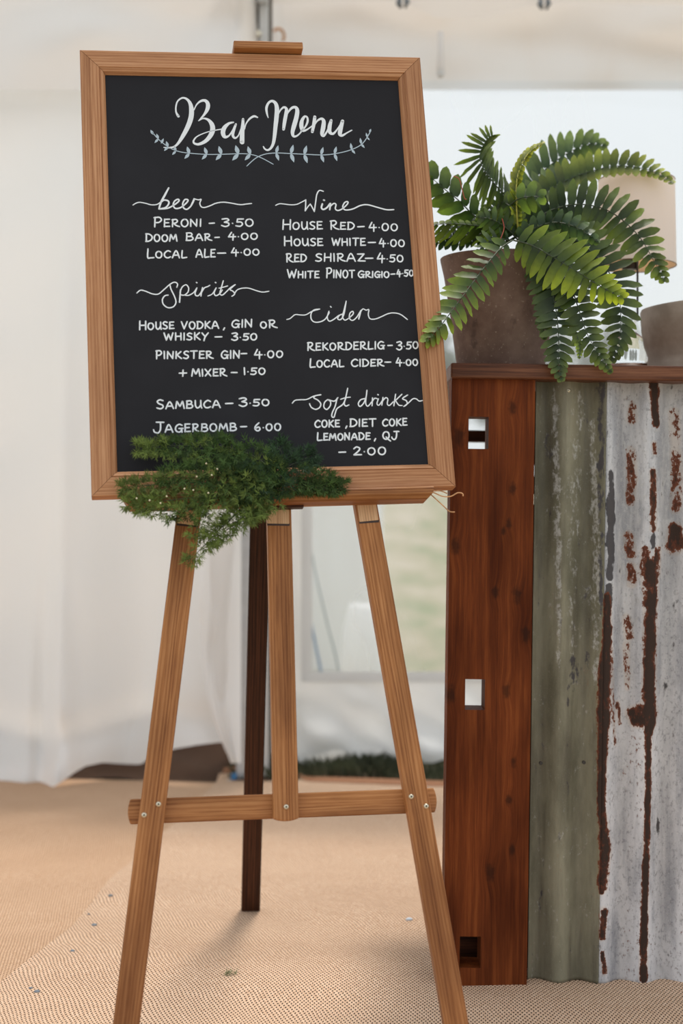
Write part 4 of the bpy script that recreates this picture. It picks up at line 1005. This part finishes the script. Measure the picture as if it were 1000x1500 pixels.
bar_ = crop(240,130,6.25,[
 [(132,252,26),(112,215,16),(110,165,14),(125,115,14),(165,85,17),(205,92,22),(238,130,32),(252,190,44),(248,260,46),(222,340,44),(175,430,36),(130,500,24),(95,530,18),(60,539,16),(0,538,10)],
 [(275,195,10),(300,145,13),(340,112,22),(380,110,30),(402,140,38),(398,185,36),(370,235,22),(320,292,10)],
 [(318,293,10),(360,272,14),(405,285,26),(438,325,42),(446,375,46),(425,430,42),(380,480,34),(320,508,26),(278,500,20),(272,475,16),(300,440,12),(360,410,10),(430,388,9),(540,368,12)],
 [(635,308,16),(595,318,24),(555,355,38),(540,400,42),(556,440,34),(595,430,16),(635,370,12),(660,322,14)],
 [(658,328,20),(640,375,26),(630,425,26),(650,452,20),(680,430,12),(705,370,12),(722,330,12)],
 [(724,278,22),(722,340,34),(716,410,42),(715,490,44)],
 [(738,370,10),(752,320,12),(785,275,18),(825,252,22),(855,262,16)]])
menu_ = crop(370,130,6.25,[
 [(142,266,8),(130,225,18),(126,175,24),(145,130,22),(178,113,26),(210,135,34),(222,190,42),(217,270,42),(208,350,38),(200,430,34),(188,500,28),(165,545,22),(135,562,18),(110,550,16),(98,530,12)],
 [(232,240,9),(255,195,14),(285,170,22),(308,185,28),(305,230,34),(292,300,34),(282,372,26)],
 [(298,270,8),(325,215,14),(360,175,24),(395,172,30),(408,205,38),(398,270,42),(378,340,42),(364,400,34),(375,436,24),(410,428,16),(448,390,12)],
 [(440,390,12),(480,350,16),(502,300,20),(498,262,18),(475,255,22),(452,290,32),(445,340,40),(458,382,30),(495,375,16),(545,340,12)],
 [(568,258,30),(560,320,32),(545,395,26)],
 [(556,350,9),(590,295,16),(630,275,26),(650,300,36),(644,360,42),(634,415,34),(650,432,22),(680,390,16),(705,330,12)],
 [(718,290,26),(704,345,38),(704,395,36),(735,412,24),(775,370,14),(812,310,12)],
 [(822,296,32),(806,360,40),(798,415,38),(820,428,24),(860,405,14),(906,380,12)]])
lettering(bar_+menu_, 'large white script title reading Bar Menu')
vstem = crop(180,120,4.545,[cw([(195,335),(240,385),(305,435),(370,463),(450,475),(570,483),(680,481),(800,478),(870,487),(930,510),(1000,548)],6)])+crop(360,120,3.571,[cw([(5,440),(50,400),(100,378),(160,372),(235,375),(300,378),(400,382),(470,375),(550,355),(610,322),(650,262)],5)])
def vleaf(x, y, dx, dy, w_): 
    return [(x+dx*t, y+dy*t, w_*q) for t, q in ((0,.2),(.25,.85),(.5,1),(.75,.65),(1,.1))]
vl = []
for (x,y,k) in ((235,380,.75),(300,432,.8),(352,460,.75),(442,477,1),(558,482,1),(655,481,1.15),(768,480,1.25),(848,482,1.15)):
    cx, cy = 180+x/4.545, 120+y/4.545
    vl.append(vleaf(cx,cy,-3.2*k,-10*k,5.2*k)); vl.append(vleaf(cx,cy,-7*k,7.5*k,4.6*k))
vl.append(vleaf(224.5,197,-4,-6.5,4)); vl.append(vleaf(236.0,210,3.5,-7,3.5)) 
for (x,y,k) in ((158,372,1),(235,375,1.15),(305,379,1.15),(393,381,1),(463,376,.95),(553,354,.85),(603,325,.8),(634,290,.6)):
    cx, cy = 360+x/3.571, 120+y/3.571
    vl.append(vleaf(cx,cy,3.0*k if k > .9 else -1.5,-11*k,4.8*k)); vl.append(vleaf(cx,cy,4.0*k,11*k,5.0*k) if k > .9 else vleaf(cx,cy,6*k,7*k,4.4*k))
vl.append(vleaf(541,194,2,-5,3.2))
lettering(vstem+vl, 'pale blue-grey painted leafy vine flourish', 'vine')
lettering(crop(190,270,5.263,[cw([(25,160),(45,147),(75,139),(120,146),(165,158),(210,155),(240,135)],8.5),
 [(300,28,12),(272,80,16),(240,140,15),(225,190,12)],cw([(240,140),(262,122),(295,128),(300,150),(275,180),(228,190)],13),cw([(228,190),(290,185),(340,160),(378,130),(372,115),(345,130),(335,160),(352,186),(395,178),(440,140),(448,120),(425,118),(408,150),(415,182),(440,193),(470,170)],12),
 [(470,170,12),(490,130,15),(496,112,12)],cw([(496,112),(530,120),(550,116),(540,145),(550,172),(575,179),(620,165),(665,146),(720,138),(780,145),(850,157),(900,152),(938,148)],9.5)]), 'white script heading reading beer')
lettering(crop(190,405,4.762,[cw([(50,115),(75,96),(110,103),(160,122),(200,122),(240,90),(280,55),(312,40),(333,52),(328,75)],8.5),cw([(280,58),(288,90),(312,140),(322,180),(305,210),(268,218),(235,195),(228,160),(245,135),(267,130)],9),
 cw([(354,92),(350,140),(347,180)],10),cw([(350,112),(365,75),(392,58),(410,80),(405,110),(380,130),(355,128)],8.5),cw([(380,130),(410,132),(445,112),(468,80)],8),cw([(468,80),(455,118),(465,135),(485,128),(512,85)],9),cw([(465,42),(468,44)],10),
 cw([(508,78),(500,110),(496,136)],10),cw([(500,112),(520,80),(540,72),(558,62)],8.5),cw([(545,136),(575,122),(600,82)],7.5),cw([(602,80),(588,115),(600,134),(625,122),(645,95)],9),cw([(597,42),(600,44)],10),
 cw([(652,30),(638,80),(628,118),(645,130),(675,105),(700,80),(735,57)],8.5),cw([(622,82),(655,74),(682,66)],8),cw([(735,57),(700,90),(718,102),(732,122),(712,138)],8.5),cw([(728,125),(748,95),(785,82),(830,82),(880,98),(925,109),(970,103)],8)]), 'white script heading reading Spirits')
lettering(crop(395,270,5.263,[cw([(45,162),(75,150),(110,152),(160,158),(205,155),(240,140),(277,120)],8.5),cw([(277,120),(276,165),(273,205)],10),cw([(273,205),(292,175),(312,152)],9),cw([(312,152),(328,180),(343,210)],10),cw([(343,210),(353,140),(362,80),(382,48),(412,54)],10),
 cw([(405,152),(398,180),(412,194),(440,180),(465,148)],14),cw([(416,122),(420,123)],15),cw([(468,148),(462,195)],13),cw([(465,172),(492,148),(510,156),(505,188),(525,202),(560,188),(598,152),(600,134),(578,140),(562,170),(572,193),(600,198),(645,188),(700,163),(755,158),(830,178),(900,196),(955,195)],11)]), 'white script heading reading Wine')
lettering(crop(410,430,5.0,[cw([(50,190),(75,182),(110,155),(150,157),(190,155),(235,130),(290,114)],8),cw([(290,114),(250,120),(228,145),(228,185),(250,208),(290,208),(330,188),(360,140)],9),cw([(358,130),(346,175),(360,202),(392,190),(430,160)],9),cw([(370,95),(374,100)],10),
 cw([(465,148),(435,160),(422,185),(445,190),(468,150),(484,56)],9),[(484,56,8),(470,120,11),(458,170,10),(475,195,9),(505,180,8)],cw([(505,180),(535,150),(532,130),(512,145),(508,180),(530,197),(560,175),(588,130)],9),cw([(592,125),(576,186)],11),cw([(580,155),(604,114),(630,122),(650,118),(646,155),(660,185),(700,186),(745,168),(790,148),(830,142),(880,152),(932,190)],8.5)]), 'white script heading reading cider')
lettering(crop(420,565,4.762,[cw([(38,122),(58,102),(95,98),(140,95),(190,72),(236,62)],8),cw([(236,64),(200,70),(188,85),(215,100),(236,125),(228,152),(200,165),(170,150),(158,126)],9),
 cw([(285,97),(264,115),(258,148),(278,166),(302,140),(304,112),(288,98),(330,108),(356,84)],9),cw([(350,88),(336,145),(316,190),(314,215),(328,220),(338,190),(350,160),(390,130),(410,90)],9),cw([(424,18),(412,75),(400,125),(412,142),(432,134)],9),cw([(375,95),(410,84),(442,80)],8),
 cw([(545,90),(515,98),(498,125),(510,145),(535,122),(552,80),(558,32)],9),cw([(552,85),(550,125),(565,143),(592,112)],8.5),cw([(597,85),(594,140)],9),cw([(594,112),(612,88),(632,92)],8.5),cw([(638,92),(628,125),(642,136),(665,105)],8.5),cw([(634,62),(637,64)],10),
 cw([(670,82),(662,136)],9),cw([(664,112),(688,84),(704,94),(700,125),(714,138),(742,112)],8.5),cw([(758,60),(746,140)],9),cw([(802,60),(755,105)],8.5),cw([(758,105),(780,135),(803,138)],8.5),cw([(842,65),(806,90),(832,104),(838,128),(815,145)],9),cw([(815,145),(850,118),(878,92),(902,92),(922,107),(945,103)],8.5)]), 'white script heading reading Soft drinks')
# raffia tie at the right end of the tray
rf = root('raffia_tie', 'short brown raffia ends poking out at the right end of the tray', 'raffia', PB(633,722,0))
for pts in ([(622,716),(634,719),(645,719),(655,723)],[(624,718),(636,722),(648,727),(660,727),(670,722),(677,723),(678,727)],[(626,720),(636,729),(648,740),(658,749),(666,750)]):
    vs, fs = [], []; P3 = catmull([PB(x,y,-.004) for x,y in pts], 6); tube(vs, fs, P3, [.0011]*(len(P3)-1)+[.0008], 6); link('strand', mesh('strand', vs, fs, True), M['raffia'], rf)
# ------------------------------------------------------------------ asparagus fern sprigs
N = NT('asparagus_needles'); src = N.n('Attribute', {'attribute_name':'col'}).outputs['Color']
p = N.n('BsdfPrincipled', None, Base_Color=src, Roughness=.6, Specular_IOR_Level=.2); t = N.n('BsdfTranslucent', None, Color=src)
m_ = N.n('MixShader', None, i0=.3, i1=p, i2=t); N.t.links.new(m_.outputs[0], N.out.inputs[0]); M['needle'] = N.m
af = root('asparagus_fern', 'feathery green asparagus fern draped over the lower left of the menu board', 'foliage', PB(345,735,.03))
ar = random.Random(21)
def sprig(pts, r0, r1, dens, off0, off1, c, tip=None):
    pts = [(x, y+3 if y < 700 else y) for x, y in pts]
    C = catmull(pts, 8); n = len(C)
    P3 = [PB(x, y, off0+(off1-off0)*i/(n-1)) for i, (x, y) in enumerate(C)]
    vs, fs = [], []; tube(vs, fs, P3, [.0012*(1-.6*i/n) for i in range(n)], 5)
    sp = link('sprig', mesh('sprig', vs, fs, True), M['stem'], af)
    nv, nf, nc = [], [], []
    L = sum(math.hypot(b[0]-a[0], b[1]-a[1]) for a, b in zip(C, C[1:]))
    tip = tip or c
    for _ in range(int(L*dens*.62)):
        t = ar.random(); q = t*(n-1); i = min(n-2, int(q)); f = q-i
        x = C[i][0]+(C[i+1][0]-C[i][0])*f; y = C[i][1]+(C[i+1][1]-C[i][1])*f
        th = math.atan2(C[i+1][1]-C[i][1], C[i+1][0]-C[i][0]); r = (r0+(max(r1,8)-r0)*t)*1.25*ar.random()**.8
        sd = 1 if ar.random() < .5 else -1; a = th+sd*math.radians(ar.uniform(35,80))
        x += r*math.cos(a); y += r*math.sin(a)
        o_ = off0+(off1-off0)*t+ar.uniform(-.4,1)*.018*(.3+r/20)
        o_ = max(o_, .002)
        cp = PB(x, y, o_); up_ = (PB(x+math.cos(a), y+math.sin(a), o_)-cp).normalized()
        cc = lerp(c, tip, min(1, r/max(1,r0)*.5+t*.5)); br_ = ar.uniform(.5,1.6); cc = tuple(v*br_ for v in cc)
        for k in range(9):
            d = (up_*ar.uniform(.0,1.3)+E1*ar.uniform(-.8,.8)+E2*ar.uniform(-.8,.8)+NB*ar.uniform(-.3,.7)).normalized()
            ln = ar.uniform(.006,.0135); wv = d.cross(NB+E1*ar.uniform(-.5,.5)).normalized()*.00042
            b = len(nv); s0 = cp+d*.001
            nv += [s0-wv, s0+wv, cp+d*ln*.6+wv, cp+d*ln, cp+d*ln*.6-wv]; nf.append((b,b+1,b+2,b+3,b+4)); nc += [cc]*5
    me = bpy.data.meshes.new('needles'); me.from_pydata([tuple(v) for v in nv], [], nf); me.update()
    at = me.attributes.new('col', 'FLOAT_COLOR', 'POINT'); at.data.foreach_set('color', [x for q in nc for x in q+(1.0,)])
    o = link('needles', me, M['needle'], sp); o['kind'] = 'stuff'
DG, MG, LG = (.026,.056,.017), (.068,.120,.028), (.17,.22,.05)  # darker greens on right and lower-central sprigs put shade into their colour
sprig([(410,705),(350,675),(290,655),(240,653),(203,653)], 20, 6, 2.2, .030, .012, MG, LG)
sprig([(415,700),(370,665),(320,650),(270,650),(235,650)], 22, 7, 2.0, .036, .018, DG, MG)
sprig([(400,710),(415,680),(412,660),(405,645)], 24, 8, 2.6, .030, .02, DG, (.035,.07,.035))
sprig([(370,705),(350,675),(330,655),(320,642)], 26, 8, 2.4, .035, .02, DG, MG)
sprig([(350,712),(400,690),(440,672),(458,663)], 24, 9, 2.6, .028, .012, DG, (.03,.06,.035))
sprig([(350,715),(420,700),(465,702),(503,712)], 22, 4, 2.8, .026, .014, (.012,.026,.010), MG)
sprig([(340,725),(400,718),(450,712),(490,716)], 14, 4, 2.6, .030, .018, (.010,.022,.008), MG)
sprig([(390,715),(330,700),(280,690),(235,700)], 22, 10, 2.3, .036, .026, DG, MG)
sprig([(380,715),(310,708),(250,708),(205,712),(180,714)], 18, 7, 2.1, .040, .022, (.035,.060,.016), LG)
sprig([(360,722),(290,728),(230,735),(186,738)], 16, 8, 2.1, .036, .024, MG, LG)
sprig([(330,720),(300,738),(275,748),(245,755)], 14, 6, 1.3, .034, .026, MG, (.06,.09,.025))
sprig([(395,715),(365,735),(345,752),(335,765)], 20, 8, 1.6, .034, .028, MG, LG)
sprig([(385,720),(350,750),(322,775),(298,800),(275,824)], 17, 6, 1.7, .036, .03, (.05,.085,.02), LG)
sprig([(410,725),(390,738),(375,750),(352,770)], 16, 6, 1.5, .030, .028, MG, LG)
sprig([(380,700),(360,705),(330,712),(300,722)], 26, 16, 3.0, .026, .020, (.012,.026,.010), DG)
sprig([(430,705),(400,708),(370,715),(340,725)], 22, 16, 3.0, .022, .018, (.008,.018,.007), DG)
sprig([(400,728),(375,745),(350,762),(325,782),(308,792)], 18, 8, 1.9, .034, .03, MG, LG)
sprig([(290,728),(300,745),(292,765),(283,790)], 12, 7, 1.3, .036, .03, MG, LG)
sprig([(300,735),(270,748),(235,748),(205,745)], 12, 7, 1.2, .036, .03, MG, LG)
for x, y in ((288,698),(318,687),(302,679),(270,716),(244,727),(219,733),(200,730),(235,737),(305,722),(283,718),(310,696)):
    p = PB(x,y,.062); vs, fs = [], []; tube(vs, fs, [p-NB*.001,p,p+NB*.0015], [.0006,.0014,.0004], 6); link('bud', mesh('bud', vs, fs, True), M['bud'], af)
# ------------------------------------------------------------------ small things on the matting
def pebble(x, y, r, label, mat, squash=.55, cat='pebble', grp='pebbles on the matting'):
    p = FL(x, y, .012); rr = random.Random(int(x*7+y)); bm = bmesh.new(); bmesh.ops.create_icosphere(bm, subdivisions=2, radius=r)
    for v in bm.verts:
        k = 1+.35*noise.noise(v.co*(1.2/r)+Vector((x,y,0))); v.co = Vector((v.co.x*k*1.2, v.co.y*k, v.co.z*squash*k))
    me = bpy.data.meshes.new('pebble'); bm.to_mesh(me); bm.free()
    me.polygons.foreach_set('use_smooth', [True]*len(me.polygons))
    z = bumpz(p.x, p.y)+r*squash*.75+.002
    return tag(link(cat if cat != 'pebble' else 'pebble', me, mat, None, Matrix.Translation((p.x,p.y,z))), label, cat, grp)
pebble(138,1354,.0048,'blue-grey pebble by the mat seam, second from the top', M['pebble'])
pebble(162,1315,.0045,'small flat grey pebble highest along the mat seam', M['pebble'])
pebble(106,1398,.0040,'small brown-grey pebble midway down the mat seam', M['pebble'])
pebble(54,1451,.0048,'grey pebble right of the lowest one on the mat seam', M['pebble'])
pebble(45,1446,.0032,'tiny grey pebble lowest at the left of the mat seam', M['pebble'])
pebble(130,1338,.0025,'tiny dark grit speck on the mat above the blue-grey pebble', M['pebble'])
M['crumb'] = plain('pale_blue_scrap', (.55,.62,.70), .5)
pebble(599,1351,.0055,'pale blue-white scrap on the mat left of the right easel leg', M['crumb'], .6, 'scrap', None)
vs, fs = [], []; c_ = FL(338,1431,.012); rr = random.Random(2); c_.z = bumpz(c_.x,c_.y)+.002
for _ in range(46):
    a = rr.uniform(0,6.28); l = rr.uniform(.004,.017); q = c_+Vector((rr.uniform(-.012,.012), rr.uniform(-.012,.012), .001)); e = q+Vector((l*math.cos(a), l*math.sin(a), rr.uniform(.002,.009)))
    wv = Vector((-math.sin(a), math.cos(a), 0))*.0006; b = len(vs); vs += [q-wv, q+wv, e]; fs.append((b,b+1,b+2))
me = bpy.data.meshes.new('fern_scrap'); me.from_pydata([tuple(v) for v in vs], [], fs); me.update()
tag(link('fern_scrap', me, plain('moss_green', (.10,.13,.035), .7)), 'tiny green fern scrap fallen on the matting below the crossbar', 'plant scrap')
